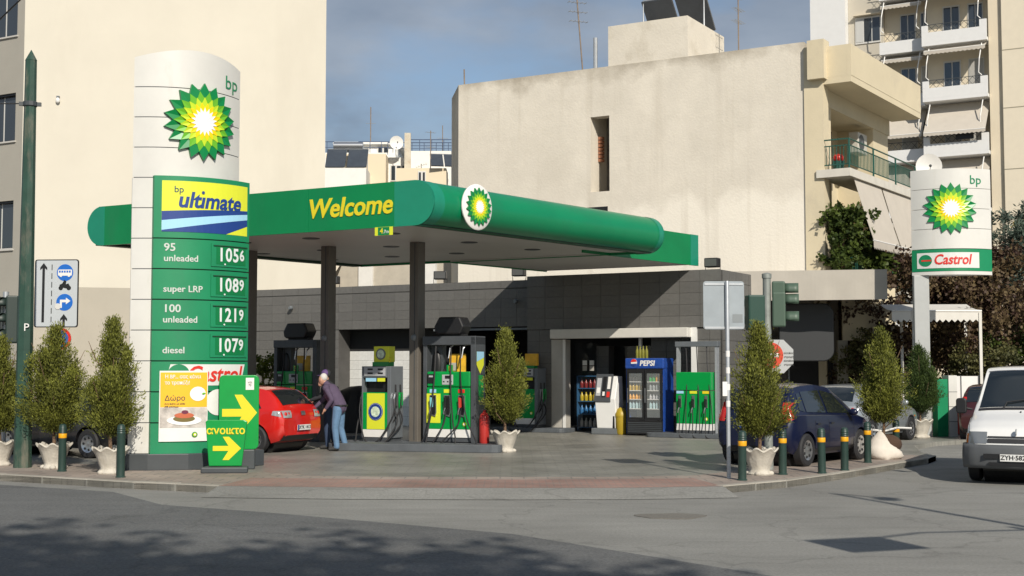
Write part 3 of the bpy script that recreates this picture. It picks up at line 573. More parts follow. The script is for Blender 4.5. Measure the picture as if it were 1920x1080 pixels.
def side_pump(label, loc, rz, front=LIME, round_=True, num='5', top=True):
    t = thing('fuel_pump', label, 'fuel pump', loc, rz, 'fuel pumps of the station')
    MB().box(-.36, .36, -.26, .26, .0, .1).build('base', PFRAME, t); MB().box(-.355, .30, -.272, .2, .1, .27).build('white_band', WHITE, t)
    cab = MB().box(-.36, .30, -.265, .25, .27, 1.12).build('cabinet', PGREEN, t, bevel=.008)
    MB().box(.302, .40, -.26, .26, .08, 1.72).build('side_column', PSIDE, t, bevel=.01); MB().box(-.40, -.362, -.26, .26, .08, 1.72).build('side_post', PSIDE, t, bevel=.008)
    MB().box(-.36, .30, -.1, .2, 1.12, 1.46).build('nozzle_bay', BLACK, t)
    MB().box(-.36, .30, -.27, .25, 1.46, 1.72).build('console', PSIDE, t, bevel=.012)
    MB().box(-.32, .26, -.285, -.27, 1.5, 1.7).build('display', PCONS, t)
    for x in (-.15, .13):
        for z in (1.56, 1.65): MB().box(x - .07, x + .07, -.29, -.284, z - .02, z + .02).build('screen', BLACK, t)
    MB().box(-.28, -.0, -.27, -.25, 1.37, 1.45).build('grade_plate', SKYB if round_ else YELLOW, t); MB().box(.04, .24, -.27, -.25, 1.37, 1.45).build('grade_plate', LIME, t)
    if round_:
        MB().box(-.24, .24, -.275, -.264, .28, 1.1).build('yellow_panel', front, cab)
        d = MB().front(disc(.0, .68, .2), -.282, -.275).build('round_badge', NAVY, cab); 
        MB().front(disc(.0, .68, .185), -.285, -.282).build('badge_ring', WHITE, d); MB().front(disc(.0, .68, .18), -.287, -.285).build('badge_blue', NAVY, d); MB().front(disc(0, .68, .12), -.29, -.287).build('globe', mat('badge_globe', (.55, .66, .5), .5, var=.5, vscale=14), d)
    else: sunburst(t, .2, .42, .07, -.266, thick=.004, name='small_emblem')
    if top:
        MB().box(-.2, .24, -.12, .12, 1.72, 1.82).build('sign_foot', PGREEN, t)
        bx = MB().box(-.16, .26, -.13, .13, 1.82, 2.18).build('sign_box', LIME, t, bevel=.01); MB().front(disc(.04, 2.0, .13), -.142, -.13).build('round_badge', MIDGREY, bx); MB().front(disc(.04, 2.0, .1), -.146, -.142).build('globe', MATS.get('badge_globe') or LIME, bx)
        text(num, .15, YELLOW, t, .3, 1.86, -.14, 'number', bold=.02)
    else:
        MB().box(-.2, .2, -.1, .1, 1.72, 1.8).build('sign_foot', PGREEN, t); MB().box(-.13, .27, -.05, .05, 1.8, 2.15).build('notice_board', mat('notice_orange', (.75, .42, .03)), t)
    for s, (xx, yy) in enumerate(((.44, -.1), (-.45, -.12), (.44, .1))):
        MB().box(xx - .03, xx + .03, yy - .05, yy + .05, .82, 1.12).build('holster', PGREEN if s else CHROME, t)
        MB().tube([(xx, yy - .02, 1.1), (xx, yy - .08, .98), (xx, yy - .05, .7)], .024, 6, .014).build('nozzle', CHROME if s != 2 else PGREEN, t)
        sg = 1 if xx > 0 else -1
        hose(t, [(xx, yy - .05, .72), (xx + sg * .08, yy - .1, .4), (xx - .1 * sg, -.55, -.08), (xx - .35 * sg, -.62, -.14), (xx - .45 * sg, -.5, -.1), (xx - .2 * sg, -.4, .12), (xx + .03 * sg, yy - .1, .7), (xx - .01 * sg, yy, 1.3)])
    return t
ISL = mat('island_kerb', (.085, .095, .105), .6, var=.2)
def island(label, loc, rz, w, d, h=.17):
    t = tag(MB().prism(rrect(-w / 2, w / 2, -d / 2, d / 2, .18, 4), 0, h).build('pump_island', ISL, None, bevel=.015), label, 'pump island', 'pump islands'); t.location = loc; t.rotation_euler = (0, 0, R(rz)); return t
island('long dark grey pump island in the middle of the forecourt', (-2.05, 30.35, 0), -13, 4.0, 1.5)
frame_pump('fuel pump with grey hose frame and number one, beside right canopy column', (-1.34, 30.45, .17), -24)
side_pump('yellow fronted fuel pump with round badge left of the second column', (-3.0, 30.95, .17), -28)
island('dark grey pump island behind the red car', (-5.3, 34.6, 0), -25, 3.6, 1.2)
frame_pump('fuel pump with black hose frame standing behind the red car', (-5.48, 34.5, .17), -26, '3', tags=False)
island('dark pump island at kiosk doorway left', tuple(Wk(-5.6, -.35)), -30, 2.4, .9, .12)
side_pump('plain green fuel pump at the left jamb of the shop doorway', tuple(Wk(-5.75, -.3, .12)), -30, GREEN, False, '2', False)
island('dark pump island at right end of the kiosk', tuple(Wk(-.2, -1.1)), -30, 2.6, 1.0, .12)
t = thing('fuel_pump', 'wide green fuel pump with thin goalpost frame right of the blue fridge', 'fuel pump', tuple(Wk(-.2, -1.05, .12)), -30, 'fuel pumps of the station')
for x in (-.57, .53): MB().box(x, x + .06, -.05, .12, 0, 2.35).build('post', GALV, t)
MB().box(-.6, .62, -.08, .14, 2.3, 2.44).build('top_beam', PSIDE, t, bevel=.01)
MB().box(-.5, .5, -.25, .25, 0, .08).build('base', PFRAME, t); MB().box(-.5, .5, -.262, .25, .08, .25).build('white_band', WHITE, t)
cab = MB().box(-.5, .5, -.26, .25, .25, 1.12).build('cabinet', PGREEN, t, bevel=.01); MB().box(-.5, .5, -.26, .25, 1.135, 1.62).build('console', PGREEN, t, bevel=.02)
for x, m in ((-.38, SKYB), (.0, LIME), (.36, YELLOW)):
    MB().box(x - .1, x + .1, -.272, -.26, 1.05, 1.12).build('grade_plate', m, cab); nozzle(t, x, -.28, .7, BLACK); MB().box(x - .04, x + .04, -.28, -.262, .68, 1.0).build('holster', CHROME, cab)
    hose(t, [(x, -.33, .65), (x + .03, -.4, .3), (x + .1, -.55, -.06), (x + .25, -.5, -.05), (x + .2, -.36, .5), (x * .8 + .1, -.2, 1.6), (x * .8, -.02, 2.3)], .014)
sunburst(t, .36, .38, .075, -.264, thick=.004, name='small_emblem')
# red fire extinguisher cylinder by pump one
fe = thing('fire_extinguisher', 'large red fire extinguisher cylinder on island beside potted tree', 'extinguisher', (-.62, 29.95, .17))
MB().lathe([(.1, 0), (.115, .03), (.115, .55), (.09, .64), (.03, .69), (.03, .74)], 18).build('cylinder', mat('extinguisher_red', (.42, .03, .025), .35), fe, smooth=40)
MB().box(-.06, .03, -.02, .02, .74, .78).build('valve', BLACK, fe); MB().tube([(.03, 0, .76), (.13, -.02, .6), (.13, -.03, .2)], .013, 6).build('hose', RUBBER, fe)
# dark motorbike shape under a cover in the wash bay
cv = thing('covered_motorbike', 'motorbike under a black cover in front of white tiled bay', 'motorbike', (-4.05, 35.6, 0), 20)
MB().lathe([(.75, 0), (.72, .25), (.62, .6), (.55, .95), (.42, 1.25), (.2, 1.36), (.02, 1.38)], 22, mod=lambda r, z, a, i: (r * (1 + .08 * math.sin(5 * a + z * 3)) * (1.25 if abs(math.cos(a)) > .6 else .7), z)).build('cover', mat('black_cover', (.012, .012, .013), .75, bump=.4, bscale=6), cv, smooth=60)
MB().lathe([(.22, -.05), (.28, -.03), (.28, .03), (.22, .05)], 20, (-.78, 0, .28), axis='y').build('wheel', RUBBER, cv)
MB().ball((-.72, -.05, .52), (.2, .07, .16)).build('mudguard', mat('bike_red', (.4, .03, .02), .35), cv, smooth=60)
MB().tube([(-.5, 0, .9), (-.62, .0, 1.1), (-.66, -.25, 1.16)], .015, 6).build('handlebar', CHROME, cv); MB().ball((-.66, -.2, 1.3), (.05, .02, .07)).build('mirror', BLACK, cv)
# payment terminal, fridge, bin, shop shelves
at_ = thing('payment_terminal', 'white payment terminal with grey keypad console outside the shop', 'terminal', tuple(Wk(-3.06, -.55)), -28)
MB().box(-.42, .38, -.28, .28, 0, .17).build('plinth', MIDGREY, at_, bevel=.02)
MB().ext([(-.26, -.24, .17), (-.26, .22, .17), (-.3, .22, 1.62), (-.3, -.06, 1.62), (-.3, -.3, .98)], (.62, 0, 0)).build('body', mat('terminal_white', (.74, .74, .72), .4, var=.03), at_, bevel=.02)
con = MB().ext([(-.32, -.335, .92), (-.32, -.30, .9), (-.32, -.05, 1.66), (-.32, -.12, 1.68)], (.5, 0, 0)).build('console', PFRAME, at_)
def onslope(x0, x1, t0, t1, m, nm, o=.012):
    p = lambda x, t_: (x, -.335 + .215 * t_ - o * .95, .92 + .76 * t_ + o * .28)
    MB().quad(p(x0, t0), p(x1, t0), p(x1, t1), p(x0, t1)).build(nm, m, con)
onslope(-.27, -.13, .2, .85, PCONS, 'keypad'); onslope(-.09, .02, .15, .9, BLACK, 'card_slot'); onslope(.06, .15, .45, .9, WHITE, 'instructions'); onslope(.06, .15, .15, .35, RED, 'button_panel'); onslope(-.25, -.15, .3, .5, WHITE, 'keys', .016); onslope(-.07, .0, .2, .35, WHITE, 'receipt_slot', .016)
fg = thing('drinks_fridge', 'blue drinks fridge with two glass doors right of the payment terminal', 'fridge', tuple(Wk(-1.78, -.62)), -28); fg.scale = (.9, 1, 1)
FB = mat('fridge_blue', (.014, .06, .29), .3, var=.25, vscale=5, coat=.3)
MB().box(-.62, -.58, -.32, .38, .05, 2.1).build('side_panel', FB, fg); MB().box(.58, .62, -.32, .38, .05, 2.1).build('side_panel', FB, fg); MB().box(-.58, .58, .34, .38, .05, 2.08).build('back_panel', WHITE, fg)
hd = MB().box(-.63, .63, -.38, .38, 1.83, 2.12).build('header', FB, fg, bevel=.03); text('PEPSI', .2, WHITE, hd, .1, 1.975, -.385, bold=.03, shear=.12, sx=1.1)
MB().front(disc(-.33, 2.0, .1, 20), -.392, -.38).build('globe_logo', WHITE, hd)
MB().front([(-.33 + .1 * math.cos(t), 2.0 + .1 * math.sin(t)) for t in np.linspace(.25, math.pi - .1, 10)], -.396, -.392).build('logo_red', RED, hd); MB().front([(-.33 + .1 * math.cos(t), 2.0 + .1 * math.sin(t)) for t in np.linspace(math.pi + .35, 2 * math.pi - .3, 10)], -.396, -.392).build('logo_blue', NAVY, hd)
MB().box(-.58, .58, -.36, .34, .05, .42).build('grille_base', BLACK, fg)
for k in range(6): MB().box(-.55, .55, -.372, -.36, .09 + k * .05, .115 + k * .05).build('grille_slat', DKGREY, fg)
for s in (-1, 1):
    x0, x1 = (-.57, -.01) if s < 0 else (.01, .57)
    d = MB().box(x0, x0 + .06, -.37, -.33, .43, 1.82).box(x1 - .06, x1, -.37, -.33, .43, 1.82).box(x0 + .06, x1 - .06, -.37, -.33, .43, .5).box(x0 + .06, x1 - .06, -.37, -.33, 1.72, 1.82).build('door_frame', BLACK, fg)
    MB().box(x0 + .06, x1 - .06, -.352, -.348, .5, 1.72).build('door_glass', glass('fridge_glass', (.6, .65, .65), .02, .12), d); MB().box(x0 + .015 if s < 0 else x0 + .0, x0 + .035, -.40, -.372, .9, 1.3).build('handle', CHROME, d)
BOT = {}
ORD = ('first from the left', 'second from the left', 'third from the left', 'fourth from the left', 'fifth from the left', 'sixth from the left')
def bottle_mesh(nm, col, h, r):
    if nm not in BOT: BOT[nm] = MB().lathe([(r * .9, 0), (r, .02), (r, h * .6), (r * .4, h * .8), (r * .35, h)], 8).mesh('bottle', mat('drink_' + nm, col, .2, var=.2, vscale=20), 50)
    return BOT[nm]
fm = Matrix.Translation(Wk(-1.78, -.62)) @ Matrix.Rotation(R(-28), 4, 'Z')
MB().box(-.57, .57, -.2, .33, .42, .44).build('shelf', MIDGREY, fg)
for z in (.72, .98, 1.22, 1.46): MB().box(-.57, .57, -.3, .33, z, z + .018).build('shelf', WHITE, fg)
spec = [(1.478, -1, 'cola', (.03, .02, .02), .2, 'dark bottle on top left shelf of the drinks fridge'), (1.478, 1, 'lemon', (.02, .35, .06), .22, 'green or orange bottle on top right shelf of the drinks fridge'),
        (1.238, -1, 'beer', (.5, .33, .03), .19, 'yellow labelled bottle on second left shelf of the drinks fridge'), (1.238, 1, 'clear', (.3, .32, .33), .2, 'pale bottle on second right shelf of the drinks fridge'),
        (.998, -1, 'juice', (.75, .35, .02), .14, 'orange carton row item on third left shelf of the drinks fridge'), (.998, 1, 'can', (.45, .45, .47), .13, 'silver can on third right shelf of the drinks fridge'),
        (.738, -1, 'water', (.4, .55, .58), .22, 'clear water bottle on fourth left shelf of the drinks fridge'), (.738, 1, 'water', (.4, .55, .58), .22, 'clear water bottle on fourth right shelf of the drinks fridge')]
for z, s, nm, c, h, lb in spec:
    for k in range(5):
        x = s * .3 + (k - 2) * .095
        if nm == 'lemon' and k > 1: me_ = bottle_mesh('orange', (.7, .33, .02), h, .038)
        else: me_ = bottle_mesh(nm, c, h, .038)
        o = put('bottle', me_, None, loc=tuple(fm @ Vector((x, -.2, z)))); tag(o, lb.replace('green or orange', 'orange' if k > 1 else 'green') + ', ' + ORD[k], 'bottle', 'bottles in the drinks fridge')
for k, x in enumerate((-.36, -.27, -.18, -.08)): tag(put('bottle', bottle_mesh('wine', (.2, .19, .03), .34, .045), None, loc=tuple(fm @ Vector((x, 0, 2.12)))), 'tall yellow bottle standing on top of the drinks fridge, ' + ORD[k], 'bottle', 'bottles on top of the fridge'); BOT.pop('beer', None) if k == 9 else None
bn = thing('waste_bin', 'yellow and black waste bin left of the drinks fridge', 'bin', tuple(Wk(-2.62, -.68)), -28)
MB().lathe([(.12, 0), (.15, .04), (.17, .5)], 18).build('body', mat('bin_yellow', (.38, .27, .02), .45), bn, smooth=40); MB().lathe([(.18, .5), (.18, .58), (.1, .72), (.02, .76)], 18).build('lid', mat('bin_yellow', (.38, .27, .02)), bn, smooth=50); MB().box(-.2, -.15, -.12, .12, .1, .55).build('holder', BLACK, bn)
sh = thing('shop_shelf', 'blue metal display shelves with cans inside the shop doorway', 'shelf', tuple(Wk(-4.2, .78)), -30)
SB = mat('shelf_blue', (.05, .16, .32), .4)
for x in (-.48, .46): MB().box(x, x + .03, -.15, .2, .02, 1.6).build('upright', SB, sh)
for z in (.1, .48, .86, 1.24, 1.6): MB().box(-.45, .46, -.16, .2, z, z + .025).build('shelf_board', SB, sh)
sm = Matrix.Translation(Wk(-4.2, .78)) @ Matrix.Rotation(R(-30), 4, 'Z')
for z, nm, c, lb in ((.127, 'oilw', (.6, .6, .58), 'white oil bottle on bottom board of shop shelves'), (.508, 'oilb', (.05, .2, .45), 'blue oil bottle on second board of shop shelves'), (.888, 'oily', (.6, .45, .03), 'yellow oil can on third board of shop shelves'), (1.268, 'oilr', (.25, .03, .03), 'dark red can on top board of shop shelves')):
    for k in range(6):
        if nm == 'oilr' and k > 3: continue
        tag(put('oil_bottle', bottle_mesh(nm, c, .26, .055), None, loc=tuple(sm @ Vector((-.36 + k * .14, -.05, z)))), lb + ', ' + ORD[k], 'bottle', 'bottles on the shop shelves')
# ---------------------------------------------------------------- buildings
def tbox(mb, fn, a0, a1, b0, b1, z0, z1):
    P = [fn(a, b, z) for z in (z0, z1) for a, b in ((a0, b0), (a1, b0), (a1, b1), (a0, b1))]
    return mb.add([tuple(p) for p in P], [(0, 3, 2, 1), (4, 5, 6, 7), (0, 1, 5, 4), (1, 2, 6, 5), (2, 3, 7, 6), (3, 0, 4, 7)])
def tb(fn, name, m, par, *a, bevel=0.): return tbox(MB(), fn, *a).build(name, m, par, bevel=bevel)
I3 = lambda a, b, z: Vector((a, b, z))
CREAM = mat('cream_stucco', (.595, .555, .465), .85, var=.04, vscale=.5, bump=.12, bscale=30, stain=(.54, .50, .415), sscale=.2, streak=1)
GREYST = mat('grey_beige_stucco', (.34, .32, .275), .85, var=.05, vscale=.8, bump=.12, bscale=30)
PANE = glass('window_glass', (.03, .037, .045), .05, 1.)
FRAMEW = mat('window_frame_white', (.6, .59, .56), .5)
cb = thing('cream_apartment_block', 'tall blank cream rendered building at far left with grey painted base', 'building', (-16.3, 44, 0))
c1 = lambda a, b, z: Vector((math.cos(R(14.5)) * a - math.sin(R(14.5)) * b, math.sin(R(14.5)) * a + math.cos(R(14.5)) * b, z))
c2 = lambda a, b, z: Vector((-.866 * a + .5 * b, .5 * a + .866 * b, z))
tb(c1, 'blank_wall', CREAM, cb, 0, 10.05, 0, 8, 4.54, 34); tb(c1, 'painted_base', mat('grey_painted_base', (.40, .365, .30), .85, var=.05, vscale=.7, bump=.12, bscale=30), cb, 0, 10.05, .004, 8, 0, 4.54)
# street front with window openings
wz = [(2.4, 4.0), (5.8, 7.43), (9.43, 11.06), (13.0, 14.7), (16.7, 18.3)]
mb = MB(); zc = 0
for z0, z1 in wz: tbox(mb, c2, .36, 1.9, 0, .3, zc, z0); zc = z1
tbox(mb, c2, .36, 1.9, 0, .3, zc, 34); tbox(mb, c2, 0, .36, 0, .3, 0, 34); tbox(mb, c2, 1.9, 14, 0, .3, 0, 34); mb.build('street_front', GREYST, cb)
for z0, z1 in wz:
    w = tb(c2, 'window', FRAMEW, cb, .36, 1.9, .2, .26, z0, z1); tb(c2, 'pane', PANE, w, .42, 1.1, .18, .2, z0 + .08, z1 - .08); tb(c2, 'pane', PANE, w, 1.18, 1.84, .18, .2, z0 + .08, z1 - .08)
    tb(c2, 'sill', mat('sill_marble', (.5, .48, .44), .5), w, .3, 1.96, -.06, .22, z0 - .05, z0); tb(c2, 'lintel', BLACK, w, .36, 1.9, .05, .19, z1 - .07, z1)
lm = MB().ball((0, 0, 0), (.1, .08, .13)).build('wall_lamp', WHITE, cb, smooth=60); lm.location = c1(1.1, -.08, 10.8); lm.scale = (.75, .75, .75); k = tb(I3, 'lamp_bracket', MIDGREY, lm, -.06, .06, -.02, .1, .1, .2)
# ---- old beige building behind the kiosk
BX, BY = 9.8, 42.
be = thing('old_beige_building', 'old stained beige building with blank side wall behind the kiosk', 'building', (BX, BY, 0))
U = lambda a, b, z: Vector((.866 * a + .5 * b, -.5 * a + .866 * b, z)); V = lambda t, p, z: Vector((.545 * t + .839 * p, .839 * t - .545 * p, z))
def beige_mat():
    m = mat('old_render', (.66, .61, .52), .9, var=.07, vscale=.9, bump=.35, bscale=14, stain=(.58, .535, .45), sscale=.33); N, L = m.node_tree.nodes, m.node_tree.links; b = N['Principled BSDF']
    src = b.inputs['Base Color'].links[0].from_socket; g = N.new('ShaderNodeTexCoord'); sp = N.new('ShaderNodeSeparateXYZ'); L.new(g.outputs['Object'], sp.inputs[0])
    nz = N.new('ShaderNodeTexNoise'); nz.inputs['Scale'].default_value = .7; nz.inputs['Detail'].default_value = 7; nz.inputs['Roughness'].default_value = .65; L.new(g.outputs['Object'], nz.inputs['Vector'])
    ad = N.new('ShaderNodeMath'); ad.operation = 'MULTIPLY_ADD'; ad.inputs[1].default_value = 2.2; L.new(nz.outputs['Fac'], ad.inputs[0]); L.new(sp.outputs['Z'], ad.inputs[2])
    def band(lo, hi, col, src, amt):
        mr = N.new('ShaderNodeMapRange'); mr.inputs['From Min'].default_value = lo; mr.inputs['From Max'].default_value = hi; L.new(ad.outputs[0], mr.inputs['Value'])
        m2 = N.new('ShaderNodeMath'); m2.operation = 'MULTIPLY'; m2.inputs[1].default_value = amt; L.new(mr.outputs[0], m2.inputs[0])
        mx_ = N.new('ShaderNodeMixRGB'); L.new(m2.outputs[0], mx_.inputs[0]); L.new(src, mx_.inputs[1]); mx_.inputs[2].default_value = (*col, 1); return mx_.outputs[0]
    s2 = band(8.75, 8.2, (.80, .75, .65), src, .85)         # newer pale render on the lower part
    s3 = band(12.9, 13.6, (.27, .23, .17), s2, .7)           # weathered coping
    mpn = N.new('ShaderNodeMapping'); mpn.inputs['Scale'].default_value = (2.6, 2.6, .13); L.new(g.outputs['Object'], mpn.inputs['Vector']); ns = N.new('ShaderNodeTexNoise'); ns.inputs['Scale'].default_value = 1.0; ns.inputs['Detail'].default_value = 6; L.new(mpn.outputs[0], ns.inputs['Vector'])
    rs = N.new('ShaderNodeMapRange'); rs.inputs['From Min'].default_value = .56; rs.inputs['From Max'].default_value = .76; rs.inputs['To Max'].default_value = .32; L.new(ns.outputs['Fac'], rs.inputs['Value'])
    mk = N.new('ShaderNodeMixRGB'); L.new(rs.outputs[0], mk.inputs[0]); L.new(s3, mk.inputs[1]); mk.inputs[2].default_value = (.42, .37, .29, 1); L.new(mk.outputs[0], b.inputs['Base Color']); return m
OLD = beige_mat(); OLDC = mat('old_cream_paint', (.62, .54, .38), .85, var=.06, vscale=1, bump=.2, bscale=20, stain=(.48, .42, .31), sscale=.5)
mb = MB()
for a0, a1, z0, z1 in ((-13.6, -8.16, 0, 12.3), (-7.43, -.5, 0, 12.3), (-8.16, -7.43, 0, 7.95), (-8.16, -7.43, 10.58, 12.3)): tbox(mb, U, a0, a1, 0, .45, z0, z1)
mb.build('side_wall', OLD, be)
tb(U, 'stair_tower', mat('tower_render', (.64, .59, .5), .9, var=.07, vscale=.9, bump=.35, bscale=14, stain=(.48, .43, .34), sscale=.7), be, -7.46, -4.5, .005, 3.4, 12.3, 13.7); tb(U, 'roof_slab', OLD, be, -13.5, -.6, .45, 9, 11.8, 11.95)
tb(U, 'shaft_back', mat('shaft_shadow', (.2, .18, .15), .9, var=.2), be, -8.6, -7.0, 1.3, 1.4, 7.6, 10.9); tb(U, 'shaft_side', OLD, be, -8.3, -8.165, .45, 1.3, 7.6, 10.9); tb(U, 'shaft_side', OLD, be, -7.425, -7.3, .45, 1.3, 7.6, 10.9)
for k in range(7): tb(U, 'brick', mat('bare_brick', (.3, .13, .07), .9), be, -8.16, -8.0, .6, .78, 9.1 + k * .13, 9.2 + k * .13)
MB().add([tuple(U(-13.6, 0, z)) for z in (0, 12.3)] + [tuple(U(-14.6, 1.1, z)) for z in (0, 12.1)] + [tuple(U(-13, 3, z)) for z in (0, 12.2)], [(0, 1, 3, 2), (1, 5, 3), (0, 2, 4)]).build('chamfer_wall', OLD, be)
tb(U, 'pilaster', OLDC, be, -.5, .12, -.06, .5, 0, 12.1); tb(V, 'pilaster_cap', OLDC, be, -.3, .2, -.3, .25, 11.0, 12.25)
tb(U, 'side_window', BLACK, be, -8.5, -7.5, -.01, .02, 7.25, 7.42)
# street face with balconies
tb(V, 'street_wall', OLDC, be, .15, 9.5, -1.6, -1.4, 0, 11); tb(V, 'wall_pier', OLDC, be, .1, 1.2, -1.4, -.08, 0, 10.9); tb(V, 'wall_pier', OLDC, be, 5.6, 7.3, -1.4, -.1, 0, 10.9); tb(V, 'wall_pier', OLDC, be, 1.9, 2.3, -1.4, -.7, 8.2, 10.9)
tb(V, 'lintel_beam', OLDC, be, .1, 7.4, -1.4, -.06, 10.3, 10.88)
tp = tb(V, 'roof_balcony', OLDC, be, .0, 7.6, -.05, 1.02, 10.85, 11.05); tb(V, 'parapet', OLDC, tp, .0, 7.6, .88, 1.03, 11.052, 12.05); tb(V, 'parapet', OLDC, tp, .0, .15, -.05, .878, 11.052, 12.05)
SLABW = mat('slab_white', (.6, .57, .5), .8, var=.08)
sl = tb(V, 'balcony_slab', SLABW, be, -.15, 7.2, -.1, 1.0, 7.85, 8.1)
RG = mat('railing_green', (.015, .08, .06), .5)
rl = MB(); rl.tube([V(0, -.02, 9.05), V(0, .92, 9.05), V(7.1, .92, 9.05)], .025, 6).tube([V(0, -.02, 8.85), V(0, .92, 8.85), V(7.1, .92, 8.85)], .02, 6).tube([V(0, -.02, 8.25), V(0, .92, 8.25), V(7.1, .92, 8.25)], .02, 6)
rail = rl.build('railing', RG, be)
bal = MB().cyl((0, 0, 8.25), (0, 0, 8.85), .013, 6).mesh('baluster', RG)
for k in range(8): put('baluster', bal, rail, loc=tuple(V(0, .06 + k * .115, 0)))
for k in range(50): put('baluster', bal, rail, loc=tuple(V(.12 + k * .14, .92, 0)))
for p in ((0, .0), (0, .92), (2.4, .92), (4.8, .92), (7.1, .92)): MB().cyl(V(*p, 8.1), V(*p, 9.05), .03, 6).build('railing_post', RG, rail)
tb(V, 'balcony_door', PANE, be, 2.35, 3.1, -1.395, -1.35, 8.1, 10.2); tb(V, 'balcony_door', PANE, be, 4.0, 4.9, -1.395, -1.35, 8.1, 10.2)
ac = thing('air_conditioner', 'white air conditioner outdoor unit hung in the balcony recess', 'air conditioner', tuple(Vector((BX, BY, 0)) + V(4.3, -.55, 9.3)), 57)
MB().box(0, .95, -.35, 0, 0, .72).build('casing', mat('ac_white', (.5, .48, .42), .5), ac, bevel=.03); MB().lathe([(.02, -.36), (.27, -.365), (.28, -.352)], 24, (.34, 0, .37), axis='y').build('fan_grille', DKGREY, ac); MB().lathe([(.02, -.372), (.07, -.37)], 12, (.34, 0, .37), axis='y').build('fan_hub', MIDGREY, ac)
MB().lathe([(.02, .0), (.3, .0)], 3, (0, 0, -3)).build('x', None); bpy.data.objects.remove(bpy.data.objects['x'])
bt = thing('balcony_pot', 'green tub with red cloth on corner of the railed balcony', 'tub', tuple(Vector((BX, BY, 0)) + V(.35, .45, 8.1)))
MB().lathe([(.16, 0), (.2, .3)], 14).build('tub', RG, bt); MB().ball((0, 0, .4), (.19, .17, .14)).build('cloth', RED, bt, smooth=60)
AWN = mat('awning_canvas', (.5, .455, .39), .85, var=.05, vscale=2)
def slope_awning(par, fn, t0, t1, p0, z0, p1, z1, name='awning', m=AWN, sc=.16, val=.28):
    mb = MB(); mb.grid(lambda u, v: tuple(fn(t0 + (t1 - t0) * u, p0 + (p1 - p0) * v, z0 + (z1 - z0) * v - .04 * math.sin(math.pi * v))), 6, 6); n = max(4, round((t1 - t0) / sc)); 
    for k in range(n):
        a, b = t0 + (t1 - t0) * k / n, t0 + (t1 - t0) * (k + 1) / n; mb.quad(tuple(fn(a, p1, z1)), tuple(fn(b, p1, z1)), tuple(fn(b, p1, z1 - val * .75)), tuple(fn((a + b) / 2, p1, z1 - val)), tuple(fn(a, p1, z1 - val * .75)))
    o = mb.build(name, m, par); o.modifiers.new('thick', 'SOLIDIFY').thickness = .012
    MB().tube([fn(t0, p1, z1), fn(t1, p1, z1)], .025, 6).build('front_bar', WHITE, o); return o
slope_awning(be, V, .5, 3.2, .9, 7.82, 1.5, 5.85); slope_awning(be, V, 3.35, 7.0, .9, 7.82, 1.5, 5.85)
tb(V, 'lower_slab', SLABW, be, -.1, 7.2, -.1, 1.0, 4.3, 4.5)
rl2 = MB().tube([V(0, -.02, 5.3), V(0, .95, 5.3), V(7.1, .95, 5.3)], .025, 6).build('railing', RG, be)
for k in range(50): put('baluster', MB().cyl((0, 0, 4.5), (0, 0, 5.3), .013, 6).mesh('baluster', RG) if k == 0 else rl2.children[0].data, rl2, loc=tuple(V(.1 + k * .14, .95, 0)))
# rooftop things
def at_roof(a, b, z): return tuple(Vector((BX, BY, 0)) + U(a, b, z))
def panel_pair(label, loc, rz, w=1.0, h=1.7, tank=False, back=False):
    t = thing('solar_panel', label, 'solar panel', loc, rz, 'rooftop solar water heaters')
    PV = mat('solar_dark', (.05, .06, .075), .25, var=.1)
    for s in (-1, 1):
        q = MB().add([(s * w * .55 - w / 2, 0, .1), (s * w * .55 + w / 2, 0, .1), (s * w * .55 + w / 2, h * .65, h * .8), (s * w * .55 - w / 2, h * .65, h * .8)], [(0, 1, 2, 3)]).build('collector', PV, t); q.modifiers.new('t', 'SOLIDIFY').thickness = .08
    MB().tube([(-w, h * .65, 0), (-w, h * .65, h * .8), (w, h * .65, h * .8), (w, h * .65, 0)], .03, 6).build('stand', GALV, t)
    if tank: MB().tube([(-w * .75, h * .75, h * .92), (w * .75, h * .75, h * .92)], .28, 16).build('tank', CHROME, t, smooth=40)
    return t
panel_pair('pair of dark solar collectors on top of the beige stair tower', at_roof(-5.7, 2.6, 13.7), 150, 1.15, 1.5)
def antenna(label, loc, h, n=4, rz=0, lean=0., r=.025):
    t = thing('antenna', label, 'antenna', loc, rz, 'rooftop television aerials'); MB().tube([(0, 0, 0), (lean, 0, h)], r, 6).build('mast', mat('rusty_mast', (.22, .17, .13), .7, var=.3), t)
    for k in range(n):
        z = h * (.55 + .4 * k / max(1, n - 1)); b = MB().tube([(lean * z / h - .35, 0, z), (lean * z / h + .35, 0, z)], .012, 4)
        for j in range(5): b.tube([(lean * z / h - .32 + j * .16, -.14, z), (lean * z / h - .32 + j * .16, .14, z)], .008, 4)
        b.build('dipole_array', GALV, t)
    return t
antenna('tall leaning rusty aerial mast left of stair tower', at_roof(-8.75, .6, 12.3), 3.4, 5, 20, -.28); antenna('aerial mast at right side of the stair tower', at_roof(-3.4, 1.9, 12.0), 3.2, 4, 60)
tag(MB().cyl(at_roof(-8.2, .5, 12.3), at_roof(-8.2, .5, 13.5), .075, 10).build('vent_pipe', GALV), 'grey metal vent pipe on the beige roof edge', 'pipe')
tag(MB().tube([at_roof(-13.9, .9, 12.2), at_roof(-13.92, .9, 13.1)], .03, 6).build('rusty_post', MATS['rusty_mast']), 'short rusty post at left end of the beige roof', 'post')
